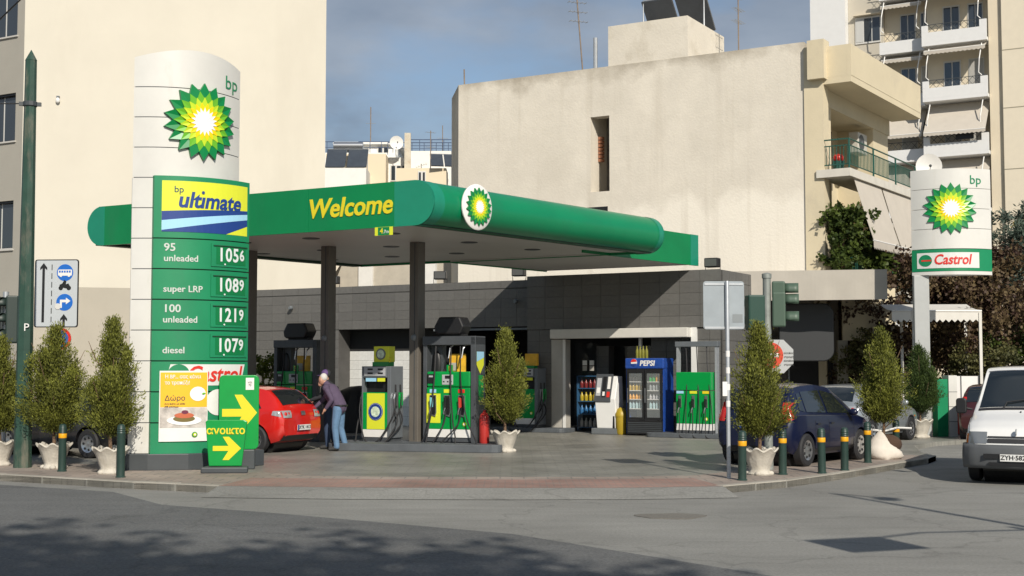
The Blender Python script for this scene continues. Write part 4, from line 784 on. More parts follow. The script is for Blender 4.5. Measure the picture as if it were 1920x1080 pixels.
def dish(label, loc, rz, r):
    t = thing('satellite_dish', label, 'satellite dish', loc, rz, 'rooftop satellite dishes'); MB().tube([(0, .1, -.8), (0, .1, 0)], .03, 6).build('mast', GALV, t)
    MB().lathe([(.01, 0), (r * .5, -.03), (r, -.12), (r, -.1), (r * .5, -.01), (.01, .02)], 24, axis='y').build('reflector', WHITE, t, smooth=50); MB().tube([(0, -.05, -r), (0, -.5, -.05)], .012, 5).build('feed_arm', GALV, t); MB().ball((0, -.5, -.03), .05).build('feed_horn', DKGREY, t); return t
dish('white satellite dish above the second emblem totem', tuple(Vector((BX, BY, 8.9)) + V(6.4, 1.6, 0)), -10, .45)
tb(V, 'dish_bracket', GALV, be, 6.3, 6.5, .9, 1.55, 8.05, 8.1)
# ---- apartment block at right with white balconies
ap = thing('balcony_apartment_block', 'tall cream apartment block with white balconies at upper right', 'building', (25.2, 70, 0), -30)
APW = mat('balcony_white', (.7, .7, .69), .7, var=.03); APC = mat('apartment_cream', (.66, .58, .44), .85, var=.04, vscale=.4)
MB().box(-3.05, .28, .0, 10, 0, 33).build('bay_wall', APC, ap); MB().box(-5.45, -3.06, .5, 10, 0, 33).build('bay_wall', APC, ap); MB().box(-7.4, -5.46, .2, 10, 0, 33).build('bay_wall', mat('apartment_beige', (.5, .46, .38), .85), ap)
MB().box(-9.4, -7.41, -.4, 10, 0, 33).build('stair_tower', APW, ap); MB().box(.3, .98, -.9, 10, 0, 33).build('corner_pier', APC, ap); MB().box(.99, 12, -1.1, 10, 0, 33).build('side_wing', mat('wing_cream', (.68, .61, .48), .85, var=.03), ap)
for z in (6.6, 12.1, 15.3, 18.35, 21.4, 24.4): MB().box(.985, 12, -1.112, -1.09, z, z + .04).build('joint_line', mat('joint_shadow', (.3, .27, .2), .9), ap)
for k in range(7):
    zb = 4.0 + 3.0 * k
    b = MB().box(-3.05, .28, -1.3, .0, zb, zb + .18).build('balcony', APW, ap)
    MB().box(-3.05, .28, -1.3, -1.2, zb + .182, zb + .72).build('parapet', APW, b); MB().box(-3.05, -2.72, -1.3, -1.19, zb + .722, zb + 1.1).build('parapet_end', APW, b); MB().box(-.08, .28, -1.3, -1.19, zb + .722, zb + 1.1).build('parapet_end', APW, b); MB().box(-3.05, -2.95, -1.18, .0, zb + .182, zb + .9).build('side_parapet', APW, b)
    rm = MB().box(-3.0, .25, -1.27, -1.24, zb + 1.12, zb + 1.15)
    for j in range(7):
        x = -2.7 + j * .37; rm.tube([(x, -1.25, zb + .72), (x + .37, -1.25, zb + 1.12)], .012, 4).tube([(x + .37, -1.25, zb + .72), (x, -1.25, zb + 1.12)], .012, 4)
    rm.build('railing', DKGREY, b)
    b2 = MB().box(-5.45, -3.07, -.7, .5, zb - .05, zb + .12).build('balcony', APW, ap); MB().box(-5.45, -3.07, -.7, -.6, zb + .122, zb + .62).build('parapet', APW, b2)
    rm = MB().box(-5.4, -3.1, -.67, -.64, zb + 1.02, zb + 1.05)
    for j in range(6):
        x = -5.2 + j * .34; rm.tube([(x, -.65, zb + .62), (x + .34, -.65, zb + 1.03)], .012, 4).tube([(x + .34, -.65, zb + .62), (x, -.65, zb + 1.03)], .012, 4)
    rm.build('railing', DKGREY, b2)
    for x0, x1, y, fr in ((-2.2, -1.3, -.03, 0), (-.9, -.1, -.03, 1), (-4.6, -3.75, .47, 0), (-3.5, -3.12, .47, 0)):
        w = MB().box(x0, x1, y - .02, y + .02, zb + .15, zb + 2.35).build('balcony_door', FRAMEW, ap); xm = (x0 + x1) / 2
        fr = (fr + (k * 7 + int(x0 * 10)) % 3 // 2) % 2
        if fr == 0:
            MB().box(x0 + .06, xm - .03, y - .04, y - .02, zb + .25, zb + 2.25).build('pane', PANE, w); MB().box(xm + .03, x1 - .06, y - .04, y - .02, zb + .25, zb + 2.25).build('pane', PANE, w)
        else: MB().box(x0 + .05, x1 - .05, y - .04, y - .02, zb + .2, zb + 2.3).build('shutter', mat('shutter_grey', (.4, .39, .36), .6), w)
    w = MB().box(-7.0, -5.6, .14, .2, zb + .9, zb + 2.4).build('window', FRAMEW, ap)
    for j in range(3): MB().box(-6.95 + j * .46, -6.55 + j * .46, .12, .14, zb + 1.0, zb + 2.3).build('pane', PANE if j else mat('curtain_white', (.5, .5, .48), .8), w)
    MB().box(-7.05, -5.55, -.15, .18, zb + 2.45, zb + 2.52).build('hood', APC, w)
    f2 = lambda a, p, z: Vector((a, -p, z))
    big = k in (2, 3)
    slope_awning(ap, f2, -2.95, .2, .3 if big else .9, zb + 2.95, 1.75 if big else 1.35, zb + (1.25 if big else 2.7), 'awning', AWN, .22, .2)
    slope_awning(ap, f2, -5.4, -3.2, -.3, zb + 2.9, 1.0 if big else .6, zb + (1.4 if big else 2.65), 'awning', AWN, .22, .2)
    for x in (-2.7, .0, -5.2, -3.3): MB().tube([(x, -1.2 if x > -3 else -.6, zb + 2.85), (x - .1, -1.4 if x > -3 else -.8, zb + 2.0), (x - .16, -1.32 if x > -3 else -.7, zb + 1.3), (x - .02, -1.26 if x > -3 else -.66, zb + 1.15)], .03, 6).build('awning_arm', WHITE, ap)
tag(MB().box(-.9, .0, -.02, .05, 0, .5).build('dark_rug', BLACK, None), 'black rug hung over a balcony railing of the apartment block', 'rug'); bpy.data.objects['dark_rug'].location = (24.1, 69.0, 14.02 - .2); bpy.data.objects['dark_rug'].rotation_euler = (0, 0, R(-30))
# ---- pale houses far behind, between the two walls
FW = mat('far_white', (.72, .71, .67), .8, var=.04); FC = mat('far_cream', (.68, .58, .42), .8)
def far(label, loc, boxes, wins, rails=(), extra=None):
    t = thing('distant_house', label, 'building', loc)
    for x0, x1, y0, y1, z0, z1, m in boxes: MB().box(x0, x1, y0, y1, z0, z1).build('wall_block', m, t)
    for x0, x1, y, z0, z1, n in wins:
        w = MB().box(x0, x1, y - .06, y, z0, z1).build('window', FRAMEW, t); s = (x1 - x0) / n
        for k in range(n): MB().box(x0 + k * s + .06, x0 + (k + 1) * s - .06, y - .09, y - .06, z0 + .08, z1 - .08).build('pane', PANE, w)
    for x0, x1, y, z in rails:
        rm = MB().tube([(x0, y, z + .8), (x1, y, z + .8)], .03, 5).tube([(x0, y, z + .4), (x1, y, z + .4)], .02, 5)
        for k in range(int((x1 - x0) / .8) + 1): rm.tube([(x0 + k * .8, y, z), (x0 + k * .8, y, z + .8)], .025, 5)
        rm.build('railing', mat('rail_blue', (.06, .09, .16), .5), t)
    return t
far('distant white house with rooftop penthouse beside the cream wall', (-10.5, 92, 0), [(-3.2, 2.4, 0, 9, 0, 16.8, FW), (-1.9, 2.4, 1.5, 8, 16.8, 17.6, FW), (-2.1, 2.7, 1.1, 8.5, 17.6, 17.75, FW)], [(-1.7, -.9, 1.5, 16.95, 17.5, 2), (1.0, 1.8, 1.5, 16.9, 17.5, 2), (-2.9, -2.0, 0, 14.0, 15.0, 2)], [(-3.2, -1.9, .2, 16.8), (-.2, 2.4, .2, 16.8)])
far('distant cream house with the silver solar tank on it', (-10.2, 86, 0), [(-1.9, 2.0, 0, 5, 0, 15.75, FC), (-3.4, 1.0, -2.5, 0, 0, 14.45, FW)], [(-3.0, -2.2, -2.5, 12.9, 14.0, 2)])
far('distant white house with chimney and blue roof railing', (-6.2, 87, 0), [(-.7, 2.2, 0, 8, 0, 16.1, FW), (-2.0, -.7, .8, 8, 0, 15.8, FW), (-.85, -.45, -.3, .1, 14.5, 17.25, mat('rusty_chimney', (.55, .5, .4), .8, var=.2, stain=(.3, .18, .08), sscale=1.5)), (-1.2, 2.0, -2.4, 0, 0, 14.6, FC)], [(-1.85, -.75, .8, 14.2, 15.3, 3), (.2, .7, -2.4, 13.6, 14.4, 2)], [(-2.0, 2.2, .3, 15.9), (-.7, 2.2, .3, 16.1)])
panel_pair('pair of dark collectors under a silver tank on a distant roof', (-10.5, 83.6, 14.45), 0, 1.25, 1.75, True); panel_pair('dark collector pair at the far edge of the distant cream roof', (-13.4, 83.2, 14.45), 20, 1.0, 1.3); panel_pair('small dark collectors beside the old beige wall', (-4.3, 84.2, 14.6), 10, .8, 1.2)
dish('white satellite dish on the distant roof', (-7.6, 86.8, 16.6), 15, .45)
antenna('thin aerial above the distant penthouse', (-10.0, 93.5, 17.7), 2.6, 1, 0, 0, .04); antenna('thin aerial mast beside the distant chimney', (-5.2, 84.5, 14.6), 2.4, 2, 30, 0, .03); antenna('thin aerial at the far end of the distant roof railing', (-4.6, 87.6, 16.0), 1.9, 1, 10, 0, .03)
# house with awning seen under the canopy
ho = thing('low_house', 'low pale house with beige awning seen under the canopy', 'building', (-5.6, 52, 0), -20)
MB().box(-4.5, 4.8, 0, 5, 0, 6.4).build('wall', mat('low_house_wall', (.46, .42, .35), .85, var=.1), ho); slope_awning(ho, lambda a, p, z: Vector((a, -p, z)), -4.2, -1.0, .0, 6.3, 1.6, 5.0, 'awning', mat('awning_beige', (.62, .56, .46), .85)); MB().box(-.4, .2, -.1, 0, 3, 6.2).build('white_pipe', WHITE, ho)
w = MB().box(2.0, 2.9, -.05, 0, 4.6, 5.9).build('window', FRAMEW, ho); MB().box(2.08, 2.82, -.07, -.05, 4.68, 5.82).build('shutter', WHITE, w)
# ---- shop to the right of the kiosk: canvas screen, shutter, dark round-cornered hood
sp_ = thing('corner_shop', 'small shop with grey canvas screen and roller shutter right of the kiosk', 'shop', (6.3, 38.5, 0), -6)
CANV = mat('canvas_screen', (.4, .37, .32), .85, var=.06, vscale=1.5, bump=.1, bscale=5)
MB().grid(lambda u, v: (4.45 * u, -.02 * math.sin(u * 25) * (1 - v), 3.78 + .86 * v + .03 * u), 40, 3).build('canvas_screen', CANV, sp_).modifiers.new('t', 'SOLIDIFY').thickness = .015
MB().add([(0, .02, 4.64), (4.45, .02, 4.67), (4.45, 4.2, 4.3), (0, 4.2, 4.3)], [(0, 1, 2, 3)]).build('canvas_roof', CANV, sp_)
MB().box(-.4, 3.6, 3.9, 4.1, 0, 4.2).build('shop_wall', mat('shop_wall_paint', (.2, .18, .15), .8), sp_); MB().box(3.6, 5.2, 3.0, 3.2, 2.7, 4.3).build('upper_wall', OLDC, sp_)
for k in range(26): MB().box(1.3, 2.0, 3.84, 3.9, .1 + k * .11, .195 + k * .11).build('shutter_slat', mat('shutter_brown', (.1, .088, .075), .6), sp_)
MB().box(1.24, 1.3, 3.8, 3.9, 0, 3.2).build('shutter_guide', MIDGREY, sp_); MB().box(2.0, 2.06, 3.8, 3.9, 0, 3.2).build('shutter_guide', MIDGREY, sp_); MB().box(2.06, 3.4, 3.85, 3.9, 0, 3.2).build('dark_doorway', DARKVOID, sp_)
MB().front(rrect(1.5, 3.1, 2.05, 3.76, .32, 6), 1.2, 1.4).build('dark_hood', mat('hood_black', (.02, .022, .024), .5), sp_, bevel=.03)
MB().box(3.45, 3.75, 3.0, 3.3, 0, 2.7).build('white_pillar', mat('pillar_plaster', (.4, .37, .3), .8, var=.2), sp_); MB().box(3.75, 6.2, 3.1, 3.2, 0, 1.0).build('low_wall', mat('low_wall_dark', (.1, .09, .08), .8), sp_)
for k in range(14): MB().cyl((3.85 + k * .17, 3.15, 1.0), (3.85 + k * .17, 3.15, 2.6), .014, 5).build('fence_bar', DKGREY, sp_)
pg = thing('white_pergola', 'white scalloped canvas pergola on thin posts beside the shop', 'pergola', (11.0, 38.6, 0), -4)
PW_ = mat('pergola_white', (.62, .6, .55), .7, var=.06)
fpg = lambda a, p, z: Vector((a, -p, z))
slope_awning(pg, lambda a, p, z: Vector((a, 1.6 - p, z)), .0, 2.55, 0, 3.75, 1.6, 3.5, 'canvas_top', PW_, .17, .33)
for x, y, h in ((.62, .0, 3.55), (2.5, 0, 3.45), (.62, 1.6, 3.7), (2.5, 1.6, 3.7)): MB().box(x - .04, x + .04, y - .04, y + .04, 0, h).build('post', PW_, pg)
MB().tube([(0, -.0, 3.5), (2.55, 0, 3.48)], .03, 6).build('front_bar', PW_, pg)
# ---------------------------------------------------------------- vehicles
def paint(name, col, rough=.28, metal=0.): return mat(name, col, rough, metal, coat=.8, spec=.5, var=.05, vscale=1.2)
CARGLASS = mat('car_glass', (.012, .016, .018), .05, spec=.9, coat=.5); TRIM = mat('car_trim', (.02, .02, .022), .55)
LAMPR = mat('lamp_red', (.5, .015, .01), .15, coat=.8); LAMPC = mat('lamp_clear', (.45, .46, .47), .12, metal=.4, coat=.8); LAMPO = mat('lamp_amber', (.7, .2, .01), .2, coat=.6)
class Car:
    def __init__(s, prof): s.p = {k: np.array(v, float) for k, v in prof.items() if k in ('zb', 'zbelt', 'ztop', 'wb', 'wr')}; s.L = s.p['ztop'][-1][0]
    def g(s, k, x): a = s.p[k]; return float(np.interp(x, a[:, 0], a[:, 1]))
    def smooth(s, k, x, w=.05): return sum(s.g(k, x + d) * c for d, c in ((-w, .25), (0, .5), (w, .25)))
    def sec(s, x):
        zb, zl, zt, wb, wr = (s.smooth(k, x) for k in ('zb', 'zbelt', 'ztop', 'wb', 'wr'))
        zt = max(zt, zl + .05); d = zl - zb; hg = zt - .05 - zl
        return [(0, zb), (wb * .86, zb), (wb * .97, zb + .16 * d), (wb, zb + .42 * d), (wb * .995, zb + .72 * d), (wb * .965, zl - .012), (wb * .945, zl), (wb * .945 + (wr - wb * .945) * .45, zl + hg * .45), (wr + .012, zl + hg * .9), (wr - .03, zt - .022), (wr * .7, zt - .004), (wr * .35, zt + .006), (0, zt + .01)]
    def side(s, x, z):
        q = s.sec(x); return float(np.interp(z, [a[1] for a in q[1:10]], [a[0] for a in q[1:10]]))
    def top(s, x, y):
        q = s.sec(x)[8:][::-1]; return float(np.interp(abs(y), [a[0] for a in q], [a[1] for a in q]))
    def shell(s, n=60):
        xs = np.concatenate([np.linspace(0, .5, 16), np.linspace(.5, s.L - .5, n)[1:-1], np.linspace(s.L - .5, s.L, 16)]); vs = []; fs = []
        for x in xs:
            q = s.sec(x); ring = [(x, y, z) for y, z in q] + [(x, -y, z) for y, z in q[1:-1][::-1]]; m = len(ring); vs += ring
        for i in range(len(xs) - 1):
            for k in range(m):
                a, b = i * m + k, i * m + (k + 1) % m; fs.append((a, a + m, b + m, b))
        fs += [tuple(range(m)), tuple(range((len(xs) - 1) * m, len(xs) * m))[::-1]]
        return vs, fs
    def side_patch(s, par, c, m, name, sg, off=.006, n=8, k=5):
        (x0, z0), (x1, z1), (x2, z2), (x3, z3) = c
        def fn(u, v):
            x = (x0 + (x1 - x0) * u) * (1 - v) + (x3 + (x2 - x3) * u) * v; z = (z0 + (z1 - z0) * u) * (1 - v) + (z3 + (z2 - z3) * u) * v
            return (x, sg * (s.side(x, z) + off), z + off * .3)
        return MB().grid(fn, n, k, flip=sg > 0).build(name, m, par, smooth=60)
    def top_patch(s, par, xa, xb, wa, wb_, m, name, off=.008, ya=None, n=10):
        def fn(u, v):
            x = xa + (xb - xa) * u; w = wa + (wb_ - wa) * u; y = -w + 2 * w * v if ya is None else ya[0] + (ya[1] - ya[0]) * v
            e = .01; nx = -(s.top(x + e, y) - s.top(x - e, y)) / (2 * e); L = math.hypot(nx, 1); return (x + off * nx / L, y, s.top(x, y) + off / L)
        return MB().grid(fn, n, 10, flip=xb < xa).build(name, m, par, smooth=60)
    def end_patch(s, par, y0, y1, z0, z1, m, name, rear=True, off=.012, n=10, k=6):
        """patch wrapped over the nose or tail, lifted along its own normal"""
        def inside(x, y, z):
            q = s.sec(x); return z > q[0][1] and s.side(x, z) >= abs(y) and z < s.top(x, min(abs(y), q[8][0]))
        def hit(y, z):
            lo = None
            for d in np.linspace(0, 1.3, 40):
                if inside(d if rear else s.L - d, y, z): lo = d; break
            if lo is None: lo = 0
            a, b_ = max(0, lo - 1.3 / 39), lo
            for _ in range(9):
                c_ = (a + b_) / 2
                if inside(c_ if rear else s.L - c_, y, z): b_ = c_
                else: a = c_
            return Vector((b_ if rear else s.L - b_, y, z))
        P = [[hit(y0 + (y1 - y0) * i / n, z0 + (z1 - z0) * j / k) for j in range(k + 1)] for i in range(n + 1)]
        Q = [[None] * (k + 1) for _ in range(n + 1)]
        for i in range(n + 1):
            for j in range(k + 1):
                du = P[min(i + 1, n)][j] - P[max(i - 1, 0)][j]; dv = P[i][min(j + 1, k)] - P[i][max(j - 1, 0)]; nn = du.cross(dv).normalized()
                if (nn.x > 0) == rear: nn = -nn
                Q[i][j] = tuple(P[i][j] + nn * off)
        return MB().grid(lambda u, v: Q[round(u * n)][round(v * k)], n, k, flip=rear).build(name, m, par, smooth=60)
def finish_shell(name, c, m, par, wheels, ra):
    vs, fs = c.shell(); mb = MB().add(vs, fs); o = mb.build(name, m, par); cut = []
    me = o.data; bm = bmesh.new(); bm.from_mesh(me); bmesh.ops.recalc_face_normals(bm, faces=bm.faces); bm.to_mesh(me); bm.free()
    o.parent = None
    for x in wheels:
        k = MB().cyl((x, -1.3, .30), (x, 1.3, .30), ra, 28).build('cut', None); bo = o.modifiers.new('b', 'BOOLEAN'); bo.object = k; bo.operation = 'DIFFERENCE'; bo.solver = 'EXACT'; cut.append(k)
    bpy.context.view_layer.update(); dg = bpy.context.evaluated_depsgraph_get(); nm = bpy.data.meshes.new_from_object(o.evaluated_get(dg)); o.modifiers.clear(); o.data = nm
    for k in cut: bpy.data.objects.remove(k)
    nm.polygons.foreach_set('use_smooth', [True] * len(nm.polygons)); nm.set_sharp_from_angle(angle=R(38)); o.parent = par; return o
def wheel(par, x, y, r, w=.19, spokes=7, steel=CHROME):
    sg = 1 if y > 0 else -1
    t = MB().lathe([(r * .62, -w / 2), (r * .9, -w / 2), (r, -w * .36), (r, w * .36), (r * .9, w / 2), (r * .62, w / 2), (r * .6, w * .3), (r * .6, -w * .3), (r * .62, -w / 2)], 28, (x, y, r), axis='y', caps=False).build('wheel', RUBBER, par, smooth=35)
    MB().lathe([(r * .63, sg * w * .3), (r * .64, sg * w * .47), (r * .58, sg * w * .42), (r * .2, sg * w * .30), (.01, sg * w * .36)], 24, (x, y, r), axis='y').build('rim', steel, t, smooth=35)
    for k in range(spokes):
        a = 2 * math.pi * k / spokes; cx, cz = x + r * .42 * math.cos(a), r + r * .42 * math.sin(a)
        MB().lathe([(.01, sg * w * .44), (r * .085, sg * w * .435), (r * .09, sg * w * .38)], 8, (cx, y, cz), axis='y').build('rim_opening', BLACK, t)
def plate(par, x, y, z, s, rear=1, w=.5, eu=True, col=(.7, .7, .68)):
    rz = -90 if rear > 0 else 90
    p = MB().box(-w / 2, w / 2, -.012, 0, -.058, .058).build('number_plate', mat('plate_white', col, .4), par); p.location = (x, y, z); p.rotation_euler = (0, 0, R(rz))
    if eu: MB().box(-w / 2, -w / 2 + .05, -.014, -.012, -.056, .056).build('plate_band', NAVY, p)
    text(s, .105, BLACK, p, .02, 0, -.015, bold=.02, ext=.002); return p
def hatch(name, label, loc, rz, body, prof, plate_s, wheels=(.68, 3.12), r=.3, tail='clear', roofbelt=.9, wz=None, cat='car', group='parked and waiting cars'):
    t = thing(name, label, cat, loc, rz, group); c = Car(prof); finish_shell('body', c, body, t, wheels, r + .055)
    wb = c.g('wb', 1.5)
    for x in wheels:
        for sg in (-1, 1): wheel(t, x, sg * (wb - .1), r)
    MB().box(.35, c.L - .35, -.6, .6, .18, .34).build('underbody', BLACK, t)
    for x in wheels: MB().lathe([(.02, -wb + .28), (r + .05, -wb + .28), (r + .05, wb - .28), (.02, wb - .28)], 20, (x, 0, r), axis='y').build('wheel_well', BLACK, t)
    for sg in (-1, 1):
        for q in prof['windows']: c.side_patch(t, q, CARGLASS, 'side_window', sg)
        c.side_patch(t, prof['sill'], TRIM, 'sill_strip', sg, .008)
        d = prof['doorline']
        for x in d: c.side_patch(t, ((x - .006, .32), (x + .006, .32), (x + .006, .86), (x - .006, .86)), TRIM, 'door_gap', sg, .003, 1, 8)
        for x in d[:-1]: c.side_patch(t, ((x + .06, .77), (x + .2, .77), (x + .2, .8), (x + .06, .8)), TRIM, 'door_handle', sg, .02, 3, 2)
        mx_ = prof['mirror']; MB().ball((mx_, sg * (wb + .08), .98), (.07, .1, .07)).build('wing_mirror', body if prof.get('mirror_paint', 1) else TRIM, t, smooth=60)
    rw = prof['rear_win']; c.top_patch(t, rw[0], rw[1], rw[2], rw[3], CARGLASS, 'rear_window')
    fw = prof['wind']; c.top_patch(t, fw[0], fw[1], fw[2], fw[3], CARGLASS, 'windscreen')
    tl = prof['tail']
    for sg in (-1, 1):
        y0, y1 = (tl[0], tl[1]) if sg > 0 else (-tl[1], -tl[0])
        e = c.end_patch(t, y0, y1, tl[2], tl[3], LAMPC if tail == 'clear' else LAMPR, 'tail_lamp', True, .014)
        if tail == 'clear':
            for dy in (.3, .68): MB().ball((c.L * 0 + .02, sg * (tl[0] + (tl[1] - tl[0]) * dy), (tl[2] + tl[3]) / 2), (.03, .05, .05)).build('lamp_bulb', LAMPR, e, smooth=60)
        c.side_patch(t, ((.05, tl[2] + .02), (.26 if tail == 'clear' else .15, tl[2] + .06), (.24 if tail == 'clear' else .16, tl[3]), (.09, tl[3])), LAMPC if tail == 'clear' else LAMPR, 'tail_lamp', sg, .008)
        hl = prof['head']; c.end_patch(t, hl[0] if sg > 0 else -hl[1], hl[1] if sg > 0 else -hl[0], hl[2], hl[3], LAMPC, 'headlamp', False, .012)
        c.side_patch(t, ((c.L - .62, .6), (c.L - .5, .6), (c.L - .5, .64), (c.L - .62, .64)), LAMPO, 'side_repeater', sg, .01, 2, 1)
    c.end_patch(t, -.68, .68, .28, .40, TRIM, 'bumper_insert', True, .014); c.end_patch(t, -.5, .5, .3, .45, TRIM, 'grille', False, .014)
    plate(t, prof.get('px', -.035), 0, prof.get('pz', .55), plate_s); c.end_patch(t, -.08, .08, prof.get('bz', .86) - .04, prof.get('bz', .86) + .04, CHROME, 'badge', True, .02)
    return t
P_HATCH = dict(ztop=[(0, .80), (.03, .93), (.10, 1.02), (.30, 1.22), (.52, 1.38), (.8, 1.43), (1.5, 1.45), (2.05, 1.40), (2.45, 1.24), (2.85, 1.02), (3.0, .97), (3.5, .87), (3.8, .73), (3.95, .55)],
    zbelt=[(0, .76), (.1, .93), (1.5, .9), (2.8, .88), (3.0, .88), (3.5, .79), (3.8, .66), (3.95, .5)], zb=[(0, .40), (.12, .28), (.4, .2), (3.4, .2), (3.8, .24), (3.95, .36)],
    wb=[(0, .70), (.06, .77), (.2, .82), (.6, .845), (3.2, .845), (3.7, .77), (3.95, .6)], wr=[(0, .6), (.1, .66), (.5, .60), (1.6, .58), (2.3, .6), (2.9, .68), (3.3, .68), (3.95, .5)],
    windows=[((.55, .97), (1.12, .95), (1.1, 1.32), (.85, 1.32)), ((1.2, .95), (1.85, .93), (1.8, 1.34), (1.18, 1.33)), ((1.92, .93), (2.62, .93), (2.2, 1.27), (1.87, 1.33))], sill=((.9, .24), (2.85, .24), (2.85, .32), (.9, .32)), doorline=(1.15, 1.88, 2.75), mirror=2.5,
    rear_win=(.13, .5, .58, .5), wind=(2.08, 2.8, .54, .62), tail=(.44, .71, .77, .92), head=(.4, .68, .6, .74))
P_MPV = dict(ztop=[(0, .75), (.03, .98), (.08, 1.08), (.22, 1.38), (.42, 1.49), (.8, 1.53), (1.4, 1.55), (2.0, 1.49), (2.5, 1.27), (2.95, 1.03), (3.3, .94), (3.65, .8), (3.82, .6)],
    zbelt=[(0, .72), (.1, .98), (1.5, .95), (2.8, .9), (3.3, .84), (3.65, .7), (3.82, .5)], zb=[(0, .40), (.12, .28), (.4, .2), (3.3, .2), (3.65, .24), (3.82, .36)],
    wb=[(0, .70), (.06, .78), (.2, .82), (.6, .845), (3.1, .845), (3.6, .76), (3.82, .6)], wr=[(0, .62), (.1, .68), (.5, .62), (1.6, .60), (2.3, .62), (2.9, .68), (3.82, .5)],
    windows=[((.42, 1.06), (.62, 1.02), (.62, 1.38), (.5, 1.36)), ((.68, 1.02), (1.5, .99), (1.46, 1.42), (.68, 1.4)), ((1.58, .99), (2.6, .95), (2.1, 1.34), (1.54, 1.42))], sill=((.9, .24), (2.75, .24), (2.75, .32), (.9, .32)), doorline=(.95, 1.54, 2.65), mirror=2.45,
    rear_win=(.08, .36, .6, .54), wind=(2.05, 2.85, .56, .62), tail=(.58, .71, .84, 1.20), head=(.42, .7, .64, .8), pz=.78, bz=.98)
hatch('red_hatchback', 'red hatchback seen from behind at the pump, two men at its rear', (-4.62, 29.55, 0), 155, paint('red_paint', (.52, .012, .008)), P_HATCH, 'XYK 1413')
hatch('blue_hatchback', 'dark blue small car parked behind the right bollards', (4.52, 25.2, 0), 51.5, mat('navy_paint', (.004, .007, .03), .3, coat=.35, spec=.4), P_MPV, 'ZEH 3127', (.62, 3.0), .31, 'red')
hatch('silver_car', 'silver car parked behind the dark blue car', (7.7, 32.6, 0), 51.5, paint('silver_paint', (.33, .36, .38), .3, .5), P_HATCH, 'IKB 2290')
hatch('black_car', 'black car parked behind the planters left of price pylon', (-7.7, 27.85, 0), 150, paint('black_paint', (.012, .012, .014)), P_HATCH, 'YZA 6051')
hatch('maroon_car', 'dark maroon car half hidden behind the white van', (12.2, 34.2, -.1), 58, paint('maroon_paint', (.045, .008, .008)), P_MPV, 'NIK 8842', (.62, 3.0), .31, 'red')
hatch('grey_car', 'grey car at far left edge behind the potted tree', (-11.7, 30.2, 0), 150, paint('grey_paint', (.2, .23, .26), .3, .4), P_HATCH, 'BKM 4417')
# white van coming down the side street
P_VAN = dict(ztop=[(0, 1.0), (.03, 1.8), (.15, 1.92), (.5, 1.96), (2.7, 1.98), (3.05, 1.955), (3.25, 1.86), (3.83, 1.25), (4.0, 1.17), (4.35, 1.05), (4.6, .92), (4.68, .8), (4.74, .6)],
    zbelt=[(0, .9), (.05, 1.1), (3.6, 1.1), (3.95, 1.1), (4.35, .97), (4.6, .82), (4.74, .52)], zb=[(0, .4), (.2, .32), (4.3, .3), (4.6, .3), (4.74, .36)],
    wb=[(0, .8), (.1, .86), (4.0, .86), (4.35, .845), (4.6, .80), (4.74, .66)], wr=[(0, .74), (.1, .76), (2.8, .69), (3.3, .70), (3.85, .78), (4.3, .78), (4.6, .74), (4.74, .6)])
vn = thing('white_van', 'white delivery van with grey bumper driving in from the right edge', 'van', (10.61, 26.5, -.1), -118); vc = Car(P_VAN)
VW = paint('van_white', (.74, .74, .72), .3); finish_shell('body', vc, VW, vn, (.85, 3.9), .37)
for x in (.85, 3.9):
    for sg in (-1, 1): wheel(vn, x, sg * .76, .31, .2, 6, MIDGREY)
    MB().lathe([(.02, -.6), (.36, -.6), (.36, .6), (.02, .6)], 20, (x, 0, .31), axis='y').build('wheel_well', BLACK, vn)
vc.top_patch(vn, 3.2, 3.82, .60, .70, CARGLASS, 'windscreen', .01); wp = vc.top_patch(vn, 3.17, 3.19, .62, .62, TRIM, 'screen_seal', .012)
for y in (-.3, .35): MB().tube([(3.9, y, 1.235), (3.78, y + .05, 1.36), (3.72, y + .45, 1.42)], .012, 5).build('wiper', BLACK, vn)
for sg in (-1, 1):
    vc.side_patch(vn, ((2.6, 1.15), (3.5, 1.15), (3.1, 1.7), (2.6, 1.72)), CARGLASS, 'side_window', sg); vc.side_patch(vn, ((.5, 1.15), (2.5, 1.15), (2.5, 1.72), (.5, 1.72)), CARGLASS, 'side_window', sg)
    MB().front(rrect(-.09, .09, -.15, .12, .05), -.03, .05).build('wing_mirror', BLACK, vn, bevel=.02).location = (3.75, sg * 1.02, 1.3); bpy.context.view_layer.update()
    o = [q for q in vn.children if q.name.startswith('wing_mirror')][-1]; o.rotation_euler = (0, 0, R(90))
    MB().tube([(3.72, sg * .84, 1.22), (3.74, sg * .98, 1.25)], .02, 6).build('mirror_arm', BLACK, vn)
    y0, y1 = (.46, .76) if sg > 0 else (-.76, -.46)
    hl = vc.end_patch(vn, y0, y1, .68, .87, mat('van_lamp', (.2, .215, .225), .1, metal=.3, coat=.9), 'headlamp', False, .014); vc.side_patch(vn, ((4.4, .68), (4.62, .68), (4.6, .84), (4.42, .84)), LAMPO, 'indicator', sg, .012)
    MB().ball((4.58, sg * .62, .765), (.05, .07, .06)).build('lamp_reflector', CHROME, hl, smooth=60)
GB = mat('bumper_grey', (.09, .095, .1), .55, var=.08)
bpf = MB()
def bump_fn(u, v):
    pth = [(4.02, -.90), (4.4, -.90), (4.6, -.86), (4.73, -.72), (4.80, -.45), (4.83, 0), (4.80, .45), (4.73, .72), (4.6, .86), (4.4, .90), (4.02, .90)]
    i = min(int(u * 10), 9); f = u * 10 - i; x = pth[i][0] + (pth[i + 1][0] - pth[i][0]) * f; y = pth[i][1] + (pth[i + 1][1] - pth[i][1]) * f; return (x + .03 * math.sin(v * math.pi), y * (1 + .01 * math.sin(v * math.pi)), .27 + .40 * v)
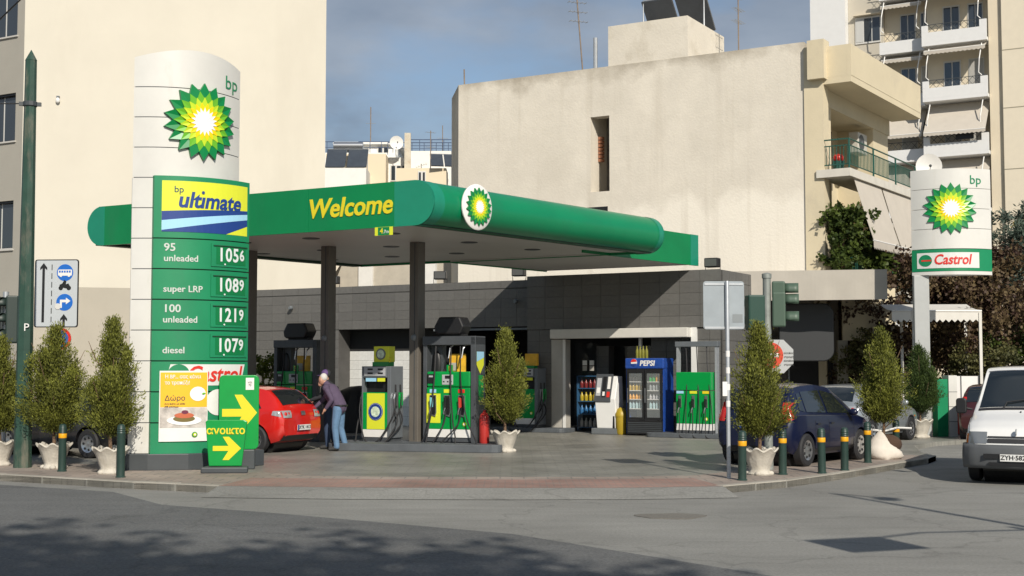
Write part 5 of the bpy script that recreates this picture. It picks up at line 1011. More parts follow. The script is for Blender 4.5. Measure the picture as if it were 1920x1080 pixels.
bpr = bpf.grid(bump_fn, 30, 6).build('front_bumper', GB, vn, smooth=60); bpr.modifiers.new('t', 'SOLIDIFY').thickness = .05
vc.end_patch(vn, -.45, .45, .69, .76, TRIM, 'grille', False, .016); vc.end_patch(vn, -.45, .45, .775, .80, TRIM, 'grille_bar', False, .016)
MB().box(4.845, 4.862, -.5, .5, .44, .52).build('bumper_slot', BLACK, vn); MB().box(4.84, 4.86, -.42, .42, .33, .38).build('bumper_slot', BLACK, vn)
plate(vn, 4.88, -.02, .46, 'ZYH·5826', -1, .42, False, (.62, .6, .52)); MB().lathe([(.05, 0), (.06, .008), (.05, .016)], 16, (0, 0, 0), axis='y').build('badge', CHROME, vn).location = (4.7, 0, .88)
MB().tube([(4.0, 0, 1.185), (4.0, 0, 1.21)], .012, 6).build('washer_jet', BLACK, vn)
vc.top_patch(vn, 3.9, 3.83, .71, .71, TRIM, 'scuttle', .009)
# ---------------------------------------------------------------- plants
def blades(P, D, ln, wd, r):
    """leaf-sized diamond faces at points P along directions D"""
    n = len(P); up = r.normal(size=(n, 3)); s = np.cross(D, up); s /= np.linalg.norm(s, axis=1)[:, None] + 1e-9
    L = (ln * r.uniform(.6, 1.3, n))[:, None]; Wd = (wd * r.uniform(.7, 1.3, n))[:, None]
    v = np.empty((n, 4, 3)); v[:, 0] = P; v[:, 1] = P + D * L * .5 + s * Wd; v[:, 2] = P + D * L; v[:, 3] = P + D * L * .5 - s * Wd
    return v.reshape(-1, 3)
def leaf_mesh(name, v, tint, m):
    n = len(v) // 4; me = bpy.data.meshes.new(name); me.vertices.add(n * 4); me.vertices.foreach_set('co', v.astype(np.float32).ravel()); me.loops.add(n * 4); me.loops.foreach_set('vertex_index', np.arange(n * 4, dtype=np.int32))
    me.polygons.add(n); me.polygons.foreach_set('loop_start', np.arange(0, n * 4, 4, dtype=np.int32)); me.update(calc_edges=True)
    a = me.attributes.new('tint', 'FLOAT', 'POINT'); a.data.foreach_set('value', np.repeat(tint, 4).astype(np.float32)); me.materials.append(m); return me
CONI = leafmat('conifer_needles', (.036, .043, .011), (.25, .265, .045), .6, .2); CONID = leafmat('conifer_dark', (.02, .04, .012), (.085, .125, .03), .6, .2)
BARK = mat('bark', (.16, .10, .06), .9, var=.3, vscale=12, bump=.6, bscale=40)
def conifer_crown(h, rad, seed, z0, n=26000, leaders=4):
    """feathery upright sprays leaving the stem and a few side leaders"""
    r = np.random.default_rng(seed); ns = 300; per = n // ns; Ps, Ds, Ts = [], [], []
    lead = [(0., 0., h)] + [(rad * r.uniform(.3, .55) * math.cos(a), rad * r.uniform(.3, .55) * math.sin(a), h * r.uniform(.38, .74)) for a in r.uniform(0, 6.28, leaders)]
    for i in range(ns):
        li = 0 if r.random() < .5 else int(r.integers(1, len(lead))); lx, ly, lh = lead[li]; main = li == 0
        t = r.random() ** 1.5 * .97; prof = (1 - t) ** 1.12 * min(1, .8 + 1.3 * t); reach = rad * (1. if main else .5) * prof * r.uniform(.35, 1.12) + .03
        a = r.uniform(0, 6.283); zb = z0 + t * lh * .95; k = min(1, .3 + t); b0 = np.array([lx * k, ly * k, zb]); ln = reach * r.uniform(.7, 1.2) * (.25 + .9 * min(1, t * 1.5)) + .12
        tip = b0 + np.array([reach * math.cos(a), reach * math.sin(a), ln]); u = r.random(per) ** .75; P = b0 + (tip - b0) * u[:, None]; P[:, 2] -= .18 * ln * np.sin(u * math.pi)
        sg = (.018 + .05 * np.sin(np.clip(u, 0, 1) * math.pi * .85 + .25))[:, None]; P += r.normal(size=(per, 3)) * sg; d0 = (tip - b0) / np.linalg.norm(tip - b0)
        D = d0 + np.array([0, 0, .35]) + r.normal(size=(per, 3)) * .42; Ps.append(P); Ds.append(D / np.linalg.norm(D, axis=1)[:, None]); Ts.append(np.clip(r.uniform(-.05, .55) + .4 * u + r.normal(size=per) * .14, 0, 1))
    return blades(np.concatenate(Ps), np.concatenate(Ds), .056, .0085, r), np.concatenate(Ts)
POTM = mat('cast_stone_white', (.5, .465, .4), .85, var=.14, vscale=6, bump=.4, bscale=25, stain=(.3, .265, .21), sscale=3)
def pot(t, s=1.):
    s *= .86
    def md(r, z, a, i):
        rel = .05 * math.cos(8 * a) * (z / .5) + .018 * math.cos(24 * a + z * 14) * math.sin(z * 12); k = 1 + rel + (.02 * math.cos(4 * a) if z < .1 else 0)
        return (r * k * s, (z + (.035 * math.cos(8 * a) if z > .4 else 0)) * s)
    MB().lathe([(.24, 0), (.25, .03), (.21, .07), (.2, .12), (.235, .2), (.27, .32), (.32, .44), (.37, .50), (.36, .53), (.31, .51), (.28, .43)], 64, mod=md).build('pot', POTM, t, smooth=50)
    MB().lathe([(.02, .43 * s), (.29 * s, .43 * s)], 16).build('soil', mat('soil', (.05, .035, .025), .95), t)
    for k in range(4):
        a = R(45 + 90 * k); MB().ball((.22 * s * math.cos(a), .22 * s * math.sin(a), .03), (.07 * s, .07 * s, .045)).build('pot_foot', POTM, t, smooth=60)
def potted(label, loc, h, rad, seed, z0=.72, dark=False, with_pot=True, s=1., n=39000, leaders=4):
    t = thing('potted_conifer', label, 'potted tree', loc, seed * 37 % 360, 'potted conifers round the forecourt')
    if with_pot: pot(t, s)
    r = random.Random(seed); tr = MB().tube([(0, 0, .35), (.02, .01, .8), (-.02, .02, 1.3), (0, 0, h * .8)], .035, 8, .008)
    for k in range(9): a = k * 2.4; z = .6 + k * .14; tr.tube([(0, 0, z), (rad * .4 * math.cos(a), rad * .4 * math.sin(a), z + .25), (rad * .6 * math.cos(a), rad * .6 * math.sin(a), z + .6)], .014, 5, .004)
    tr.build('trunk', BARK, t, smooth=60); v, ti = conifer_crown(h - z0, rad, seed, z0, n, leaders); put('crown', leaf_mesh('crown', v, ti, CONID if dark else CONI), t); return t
potted('conifer in white stone pot at the left picture edge', (-9.75, 25.5, 0), 2.4, .5, 3, leaders=3)
potted('wide brownish conifer in white stone pot behind first left bollard', (-8.45, 24.75, 0), 2.62, .86, 4, leaders=6)
potted('bushy conifer in white stone pot right before the price pylon', (-7.05, 23.55, 0), 2.7, .68, 5, leaders=5)
potted('tall conifer in white stone pot alone mid forecourt beside pump one', (-.15, 29.6, 0), 2.7, .64, 6, leaders=4)
potted('broad conifer in white stone pot behind the grey sign post', (4.3, 23.3, 0), 2.6, .72, 8, leaders=5)
potted('dark conifer in stone pot in front of the second totem', (10.85, 35.6, 0), 2.4, .74, 10, dark=True, s=1.05)
t = potted('conifer planted in a torn white sack between the last bollards', (7.58, 27.35, 0), 2.62, .68, 9, .8, with_pot=False, leaders=4)
MB().lathe([(.3, 0), (.36, .08), (.33, .2), (.26, .32), (.16, .42), (.12, .46)], 22, (0, 0, 0), mod=lambda r, z, a, i: (r * (1 + .12 * math.sin(3 * a + z * 9)), z * (.75 + .5 * max(0, math.cos(a + 2))))).build('sack', mat('sack_white', (.62, .57, .5), .85, var=.12, bump=.5, bscale=9), t, smooth=60)
MB().ball((.08, .08, .3), (.28, .27, .2)).build('root_ball', mat('root_soil', (.07, .04, .025), .95, bump=1, bscale=30), t, smooth=60)
def broadleaf(name, label, cat, loc, h, rad, seed, m, n=9000, z0=.4, leaf=(.11, .04), trunk=True, group=None, blobs=26, flat=1., off=(0, 0)):
    t = thing(name, label, cat, loc, 0, group); r = np.random.default_rng(seed); nc = blobs * 8
    big = np.stack([r.normal(size=blobs) * rad * .5, r.normal(size=blobs) * rad * .5 * flat, z0 + (h - z0) * r.uniform(.12, .95, blobs)], 1); lim = np.clip(np.hypot(big[:, 0], big[:, 1] / flat) / rad, 1, None); big[:, :2] /= lim[:, None]
    big[:, 0] += off[0]; big[:, 1] += off[1]
    C = big[r.integers(0, blobs, nc)] + r.normal(size=(nc, 3)) * rad * .17; k = r.integers(0, nc, n); P = C[k] + r.normal(size=(n, 3)) * rad * .07; P[:, 2] = np.maximum(P[:, 2], .03)
    D = r.normal(size=(n, 3)) + np.array([0, 0, .2]); D /= np.linalg.norm(D, axis=1)[:, None]; ct = r.uniform(0, .8, nc); put('crown', leaf_mesh('crown', blades(P, D, leaf[0], leaf[1], r), np.clip(ct[k] + r.normal(size=n) * .2, 0, 1), m), t)
    if trunk:
        mb = MB().tube([(0, 0, 0), (.05, 0, h * .3), (0, .05, h * .75)], rad * .05 + .02, 8, .02)
        for j in range(7): q = big[j % blobs]; mb.tube([(0, 0, h * (.15 + .06 * j)), (q[0] * .5, q[1] * .5, (q[2] + h * .25) / 2 + .1), tuple(q)], .03, 5, .008)
        mb.build('trunk', BARK, t, smooth=60)
    return t
REDL = leafmat('red_leaves', (.055, .03, .024), (.17, .125, .06), .55, .25); GRNL = leafmat('green_leaves', (.03, .05, .012), (.11, .15, .03), .5, .3); OLIVE = leafmat('olive_leaves', (.05, .055, .02), (.17, .16, .06), .55, .25); BLUEC = leafmat('blue_conifer', (.05, .075, .06), (.13, .17, .13), .6, .2); YELL = leafmat('yellow_leaves', (.25, .2, .03), (.4, .3, .05), .55, .3)
broadleaf('red_leaved_tree', 'dark red leaved tree right behind the second totem', 'tree', (12.8, 41.5, 0), 5.3, 2.2, 21, REDL, 22000, 1.2, (.13, .05), group='trees along the side street')
broadleaf('red_leaved_tree', 'dark red leaved tree above the white van', 'tree', (15.6, 42.5, 0), 5.2, 2.3, 22, REDL, 22000, 1.2, (.13, .05), group='trees along the side street')
broadleaf('red_leaved_tree', 'reddish tree over the pergola beside the shop canvas', 'tree', (10.9, 43.2, 0), 4.9, 1.6, 23, REDL, 13000, 1.6, (.12, .05), group='trees along the side street')
broadleaf('green_shrub', 'olive green shrub left of the white van under red trees', 'shrub', (13.9, 39.6, 0), 2.5, 1.1, 24, OLIVE, 9000, .3, (.1, .04)); broadleaf('green_shrub', 'green shrub behind the van roof under the red trees', 'shrub', (16.2, 40.6, 0), 3.0, 1.4, 25, GRNL, 9000, .3, (.1, .04))
broadleaf('blue_conifer', 'bluish conifer at right edge behind the second totem', 'tree', (17.2, 45.5, 0), 7.2, 1.5, 26, BLUEC, 14000, 3.0, (.2, .025), group='trees along the side street'); broadleaf('yellow_tree', 'small yellowing tree top at the right picture edge', 'tree', (20.8, 52, 0), 7.9, .9, 27, YELL, 2500, 6.4, (.14, .05), group='trees along the side street')
broadleaf('climbing_plant', 'leafy green climber at corner of the lower balcony', 'plant', tuple(Vector((BX, BY, 4.5)) + V(.5, .5, 0)), 2.4, .75, 28, GRNL, 7000, .1, (.13, .05), group='plants on the lower balcony'); broadleaf('drooping_plant', 'broad leaved plant in middle of the lower balcony', 'plant', tuple(Vector((BX, BY, 4.5)) + V(2.3, .7, 0)), 1.35, .8, 29, GRNL, 3500, .1, (.26, .07), group='plants on the lower balcony'); broadleaf('dark_plant', 'dark leafy plant at far end of the lower balcony', 'plant', tuple(Vector((BX, BY, 4.5)) + V(4.9, .6, 0)), 1.5, .9, 30, GRNL, 5000, .1, (.14, .05), group='plants on the lower balcony')
broadleaf('fence_creeper', 'dark creeper on the shop railing behind silver car', 'plant', (10.9, 40.6, 0), 2.9, .9, 31, OLIVE, 6000, .3, (.1, .04)); broadleaf('forecourt_shrub', 'yellow green shrub between price pylon and black pump frame', 'shrub', (-6.6, 35.4, 0), 2.25, .6, 32, leafmat('lime_shrub', (.05, .08, .012), (.17, .2, .03)), 6000, .2, (.07, .03))
for x, y, s_, lb in ((2.9, .95, 33, 'terracotta pot hung left on lower balcony rail'), (5.2, .95, 34, 'terracotta pot hung right on lower balcony rail')):
    q = thing('flower_pot', lb, 'flower pot', tuple(Vector((BX, BY, 4.6)) + V(x, 1.1, 0)), 57); MB().lathe([(.12, 0), (.17, .2), (.18, .24)], 14).build('pot', mat('terracotta', (.4, .16, .08), .8), q)
# street trees behind the viewpoint (their shade falls on the main street)
broadleaf('street_tree', 'leafy street tree behind the viewpoint shading the main street', 'tree', (.2, -7.0, -.1), 14.2, 3.0, 41, GRNL, 3400, 11.2, (.3, .13), blobs=44, off=(0, 1), group='street trees near the viewpoint'); broadleaf('street_tree', 'second leafy street tree behind the viewpoint near the kerb', 'tree', (4.4, -6.2, -.1), 14.0, 2.8, 42, GRNL, 2300, 11.2, (.3, .13), blobs=36, off=(0, 0), group='street trees near the viewpoint')
# ---------------------------------------------------------------- bollards, poles, signs, lights
BG = mat('bollard_green', (.02, .045, .037), .45, var=.15, vscale=5); OR = mat('reflector_orange', (.75, .36, .01), .4)
def bollard(label, x, y, band=True, h=.82, lean=0.):
    t = thing('bollard', label, 'bollard', (x, y, 0), 0, 'green kerbside bollards'); t.rotation_euler = (R(lean), R(lean * .7), 0)
    MB().lathe([(.085, 0), (.085, .02), (.07, .03), (.068, h - .16), (.072, h - .15), (.066, h - .13), (.072, h - .115), (.066, h - .095), (.072, h - .08), (.066, h - .06), (.06, h - .02), (.03, h), (.01, h)], 20).build('post', BG, t, smooth=30)
    if band: MB().lathe([(.0705, h - .25), (.0725, h - .245), (.0725, h - .175), (.0705, h - .17)], 20).build('band', OR, t, smooth=30)
for a in (('green bollard with orange band in front of the wide left conifer', -8.05, 24.0, True, .85, .5), ('plain green bollard without band before the pot beside the pylon', -6.62, 22.7, False, .9, -.5), ('green bollard beside the galvanised sign post', 3.79, 22.1, True, .82, .8), ('green bollard between the stone pot and blue car rear wheel', 4.7, 23.3, True, .8, .3), ('green bollard before the blue car rear door', 5.44, 23.55, True, .8, -.6), ('green bollard before the blue car front door', 6.0, 24.2, True, .78, .4), ('green bollard left of the white sack', 6.95, 26.2, True, .8, 0), ('last green bollard right of the white sack', 7.95, 27.75, True, .78, .5)): bollard(*a)
tag(MB().tube([(7.15, 27.3, .62), (7.6, 27.38, .56), (7.95, 27.66, .62), (8.3, 27.85, .6)], .022, 6).build('plastic_strip', WHITE), 'white plastic strip tied between sack tree and last bollard', 'strip')
PG = mat('pole_green', (.022, .06, .042), .55, var=.25, vscale=3, stain=(.2, .17, .13), sscale=2.2, streak=1)
gp_ = thing('steel_pole', 'tall green octagonal steel pole with peeling paint at far left', 'pole', (-9.1, 24.93, 0), 12)
MB().lathe([(.165, 0), (.16, .4), (.105, 7.65), (.11, 7.66), (.005, 7.86)], 8).build('shaft', PG, gp_); MB().lathe([(.128, 6.78), (.135, 6.79), (.135, 6.86), (.128, 6.87)], 12).build('clamp', DKGREY, gp_); MB().box(-.2, .2, -.03, .03, 6.79, 6.86).build('clamp_lug', DKGREY, gp_)
for k in range(0): MB().front([(x * .6 + random.uniform(-.02, .02), z) for x, z in rrect(-.035, .035, -.03, .03, .015, 2)], -.002, 0).build('paper_scrap', WHITE, gp_).location = (random.uniform(-.05, .05), -.148, 2.45 + k * .13)
bk = text('P', .2, WHITE, gp_, .04, 2.6, -.156, 'painted_letter')
tag(MB().tube([(-9.24, 24.9, 6.83), (-10.2, 24.9, 6.83), (-14, 24.6, 6.9)], .012, 5).build('span_wire', BLACK), 'thin wire leaving the green pole clamp to the left', 'wire')
tag(MB().tube([(-11.9, 29.5, 9.25), (-10.0, 28.2, 10.3), (-6, 26, 12.6)], .02, 5).build('overhead_cable', BLACK), 'black overhead cable crossing top left corner', 'cable')
# bus lane sign
bs2 = thing('lane_sign', 'white lane sign with bus, motorcycle and turn symbols behind left conifers', 'road sign', (-8.9, 26, 0), -4)
MB().cyl((0, .06, 0), (0, .06, 3.9), .04, 10).build('post', GALV, bs2)
MB().front(rrect(-.44, .44, 2.64, 3.97, .05), -.0, .02).build('plate_edge', BLACK, bs2); MB().front(rrect(-.42, .42, 2.66, 3.95, .04), -.004, .0).build('plate', mat('sign_grey_white', (.47, .5, .52), .4), bs2)
def ar(x, z0, z1, w=.025, hw=.07): return [(x - w, z0), (x + w, z0), (x + w, z1 - .1), (x + hw, z1 - .14), (x + hw, z1 - .09), (x, z1), (x - hw, z1 - .09), (x - hw, z1 - .14), (x - w, z1 - .1)]
MB().front(ar(-.26, 2.74, 3.9), -.008, -.004).build('arrow', BLACK, bs2); MB().front(ar(.16, 2.66, 2.9, .025, .07), -.008, -.004).build('arrow', BLACK, bs2)
for k in range(7): MB().front([(-.1, 2.74 + k * .17), (-.085, 2.74 + k * .17), (-.085, 2.85 + k * .17), (-.1, 2.85 + k * .17)], -.008, -.004).build('lane_dash', BLACK, bs2)
SBL = mat('sign_blue', (.015, .13, .5), .4)
d1 = MB().front(disc(.17, 3.71, .165), -.008, -.004).build('blue_disc', SBL, bs2); b1 = MB().front(rrect(.03, .31, 3.65, 3.77, .02, 2), -.012, -.008).build('bus_symbol', WHITE, d1)
for k in range(5): MB().front([(.05 + k * .05, 3.71), (.085 + k * .05, 3.71), (.085 + k * .05, 3.75), (.05 + k * .05, 3.75)], -.014, -.012).build('bus_window', SBL, d1)
for x in (.09, .25): MB().front(disc(x, 3.65, .025, 12), -.013, -.008).build('bus_wheel', WHITE, d1)
mc = MB()
for x in (.09, .25): mc.front(disc(x, 3.41, .045, 14), -.008, -.004)
mc.front([(.08, 3.43), (.2, 3.4), (.27, 3.45), (.24, 3.5), (.19, 3.48), (.2, 3.54), (.16, 3.57), (.12, 3.5), (.06, 3.47)], -.0085, -.0042).build('motorcycle_symbol', BLACK, bs2)
d2 = MB().front(disc(.17, 3.13, .165), -.008, -.004).build('blue_disc', SBL, bs2); MB().front([(.08, 3.02), (.12, 3.02), (.12, 3.13), (.2, 3.13), (.2, 3.09), (.29, 3.155), (.2, 3.22), (.2, 3.18), (.08, 3.18)], -.012, -.008).build('turn_arrow', WHITE, d2); MB().front(disc(.04, 3.05, .06, 16), -.016, -.012).build('sticker', mat('sticker_pale', (.6, .6, .58), .5), bs2)
r1 = MB().front(disc(.1, 2.42, .21), -.0, .02).build('no_parking_disc', RED, bs2); MB().front(disc(.1, 2.42, .16), -.006, .0).build('blue_field', SBL, r1); MB().front([(.0, 2.51), (.03, 2.54), (.2, 2.33), (.17, 2.3)], -.01, -.006).build('red_bar', RED, r1)
def signal_head(t, x, y, z, rz, n=3, m=None):
    SG = m or mat('signal_green', (.022, .07, .045), .5)
    h = MB().box(-.16, .16, -.1, .14, 0, .32 * n).build('signal_head', SG, t, bevel=.03); h.location = (x, y, z); h.rotation_euler = (0, 0, R(rz))
    for k in range(n):
        zz = .16 + .32 * k; MB().lathe([(.01, -.105), (.11, -.11), (.115, -.1)], 18, (0, 0, zz), axis='y').build('lens', mat('lens_dark', (.05, .04, .03), .2), h)
        v = MB().grid(lambda u, w: (.13 * math.cos(R(-20 + 220 * u)), -.1 - .24 * w, zz + .13 * math.sin(R(-20 + 220 * u))), 14, 3).build('visor', SG, h, smooth=60); v.modifiers.new('t', 'SOLIDIFY').thickness = .008
    return h
ts = thing('traffic_light', 'dark traffic light on grey pole at left picture edge', 'traffic light', (-10.4, 27.0, 0), 0, 'traffic lights'); MB().cyl((.1, .1, 0), (.1, .1, 3.4), .06, 12).build('pole', GALV, ts); signal_head(ts, -.15, .0, 2.35, 60, 3, mat('signal_dark', (.02, .035, .03), .5)); signal_head(ts, .25, .0, 2.35, -70, 3, mat('signal_dark', (.02, .035, .03)))
tl = thing('traffic_light', 'green traffic light with no entry octagon behind the right conifer', 'traffic light', (4.69, 24.5, 0), 0, 'traffic lights'); MB().lathe([(.09, 0), (.08, .3), (.075, 3.5), (.09, 3.5), (.09, 3.58), (.03, 3.6)], 14).build('pole', mat('pole_grey_green', (.25, .27, .25), .55, metal=.3, var=.25, vscale=6), tl, smooth=40)
signal_head(tl, -.22, .05, 2.55, 190, 2, mat('signal_back_green', (.012, .05, .035), .45)); signal_head(tl, .24, .0, 2.6, 78, 2, mat('signal_green_faded', (.06, .1, .07), .5)); signal_head(tl, .24, .02, 3.12, 78, 1, mat('signal_green_faded', (.06, .1, .07)))
oc = MB().front([(.14 + .33 * math.cos(R(22.5 + 45 * k)), 2.06 + .33 * math.sin(R(22.5 + 45 * k))) for k in range(8)], -.14, -.12).build('octagon_plate', mat('octagon_grey', (.4, .41, .41), .45), tl); MB().front(disc(.02, 2.08, .24), -.146, -.14).build('no_entry_disc', mat('no_entry_red', (.55, .05, .02), .4), oc); MB().front([(-.12, 2.05), (.17, 2.05), (.17, 2.12), (-.12, 2.12)], -.15, -.146).build('white_bar', WHITE, oc)
for k in range(4): text('στροφή' if k % 2 else 'είσοδος', .05, BLACK, tl, .36, 2.12 - k * .07, -.142)
sp2 = thing('sign_post', 'galvanised post with the grey back of a road sign by kerb', 'road sign', (3.64, 22.53, 0), 3); MB().lathe([(.035, 0), (.035, 3.3), (.03, 3.32)], 12).build('post', GALV, sp2, smooth=40)
pl_ = MB().front(rrect(-.4, .3, 2.5, 3.32, .05), .04, .055).build('sign_back', mat('sign_back_grey', (.3, .335, .36), .4, metal=.4, var=.1), sp2)
for z in (2.53, 3.27): MB().box(-.38, .28, .028, .04, z - .018, z + .018).build('rail', GALV, pl_)
MB().box(.1, .27, .036, .04, 2.62, 2.76).build('maker_label', mat('label_grey', (.2, .22, .23), .6), pl_)
MB().box(-.1, -.02, -.045, -.034, 1.38, 1.62).build('paper_notice', WHITE, sp2); 
for k in range(4): MB().lathe([(.037, 1.2 + k * .28), (.0375, 1.3 + k * .28)], 10).build('sticker', WHITE, sp2)
# second emblem totem at the far entrance
t2 = thing('emblem_totem', 'smaller white totem with sunburst emblem and red lettered green band', 'totem', (10.92, 36.3, 0), -8); W2 = 2.1
def tb2(x): return -.4 * (1 - ((x - W2 / 2) / (W2 / 2)) ** 2)
def lens2(z0, z1, e=0.): n = 20; xs = [W2 * i / n for i in range(n + 1)]; return MB().prism([(x, tb2(x) - e) for x in xs] + [(x, .25 * (1 - ((x - W2 / 2) / (W2 / 2)) ** 2) + .01) for x in xs[::-1]], z0, z1)
for k in range(4): lens2(5.06 + k * .545 + .006, 5.06 + (k + 1) * .545 - .006).build('body_panel', WHITE_P, t2, smooth=30)
lens2(4.46, 5.05, .012).build('green_band', GREEN_P, t2, smooth=30); lens2(4.36, 4.455).build('bottom_trim', WHITE_P, t2, smooth=30)
o = MB()
for k in range(10):
    xa, xb = .12 + 1.6 * k / 10, .12 + 1.6 * (k + 1) / 10; o.quad((xa, tb2(xa) - .02, 4.54), (xb, tb2(xb) - .02, 4.54), (xb, tb2(xb) - .02, 4.96), (xa, tb2(xa) - .02, 4.96))
o.build('white_banner', MATS['banner_white'], t2); text('Castrol', .38, RED, t2, 1.0, 4.76, -.026, bold=.02, shear=.2, sx=.85, bend=tb2)
MB().ext([(x, tb2(x) - .026, z) for x, z in disc(.32, 4.75, .16, 20)], (0, .006, 0)).build('round_logo', GREEN_P, t2); MB().ext([(x, tb2(x) - .032, z) for x, z in ((.22, 4.73), (.46, 4.73), (.46, 4.77), (.22, 4.77))], (0, .005, 0)).build('logo_bar', RED, t2)
sunburst(t2, .98, 6.15, .70, 0, bend=tb2, thick=.05); text('bp', .34, GREEN_P, t2, 1.66, 6.92, -.01, bend=tb2)
MB().box(.02, .42, -.14, .12, 0, 4.36).build('post', mat('totem_post', (.4, .41, .4), .45, var=.06), t2, bevel=.02); MB().ext([(.42, .1, 4.36), (.42, -.12, 4.36), (.42, -.12, 3.5)], (.002, 0, 0)).build('gusset', WHITE_P, t2)
gb = thing('price_stand', 'low white and green stand beside the red box at far entrance', 'stand', (11.75, 36.2, 0), 10); MB().box(-.25, .05, 0, .3, 0, 1.55).build('green_body', GREEN_P, gb); MB().box(.06, .3, -.04, .3, 0, 1.65).build('white_side', WHITE_P, gb)
for k in range(3): MB().box(.055, .305, -.045, -.04, .4 * (k + 1), .4 * (k + 1) + .012).build('joint', DKGREY, gb)
rb = tag(MB().box(-.23, .23, -.2, .2, 0, .82).build('red_box', mat('red_box_paint', (.55, .05, .03), .5, var=.1), None, bevel=.02), 'plain red storage box beside the white boards at far entrance', 'box'); rb.location = (12.5, 37.4, 0)
for x, lb in ((12.5, 'white upright board behind the red box'), (13.0, 'white upright board right of the red box')):
    q = thing('white_board', lb, 'board', (x, 38.0, 0), -6, 'white upright boards'); MB().box(-.22, .24, 0, .04, .0, 1.62).build('panel', WHITE, q); MB().box(.24, .27, -.01, .05, 0, 1.64).build('edge', DKGREY, q)
# street furniture outside the frame whose shade crosses the road
la = thing('street_lamp', 'tall street lamp standing right of the viewpoint', 'street lamp', (8.6, 9.2, -.1)); MB().tube([(0, 0, 0), (0, 0, 8.3)], .085, 10, .05).build('pole', GALV, la); MB().tube([(0, 0, 8.2), (.3, -.5, 8.5), (.6, -1.0, 8.55)], .035, 6).build('arm', GALV, la); MB().ball((.7, -1.15, 8.5), (.2, .3, .08)).build('lamp_head', MIDGREY, la, smooth=60)
ds = thing('direction_sign', 'direction sign on a bracket arm right of the viewpoint', 'road sign', (8.5, 8.9, -.1), 20); MB().cyl((0, 0, 0), (0, 0, 5.4), .06, 10).build('pole', GALV, ds); MB().tube([(0, 0, 5.2), (-1.4, 0, 5.35), (-2.6, .0, 5.1)], .03, 6).build('arm', GALV, ds); MB().box(-3.1, -2.1, -.02, .02, 4.55, 5.25).build('plate', SBL, ds); signal_head(ds, -.3, 0, 2.6, 180)  # signal head is an unseen addition, put on this pole for its shade
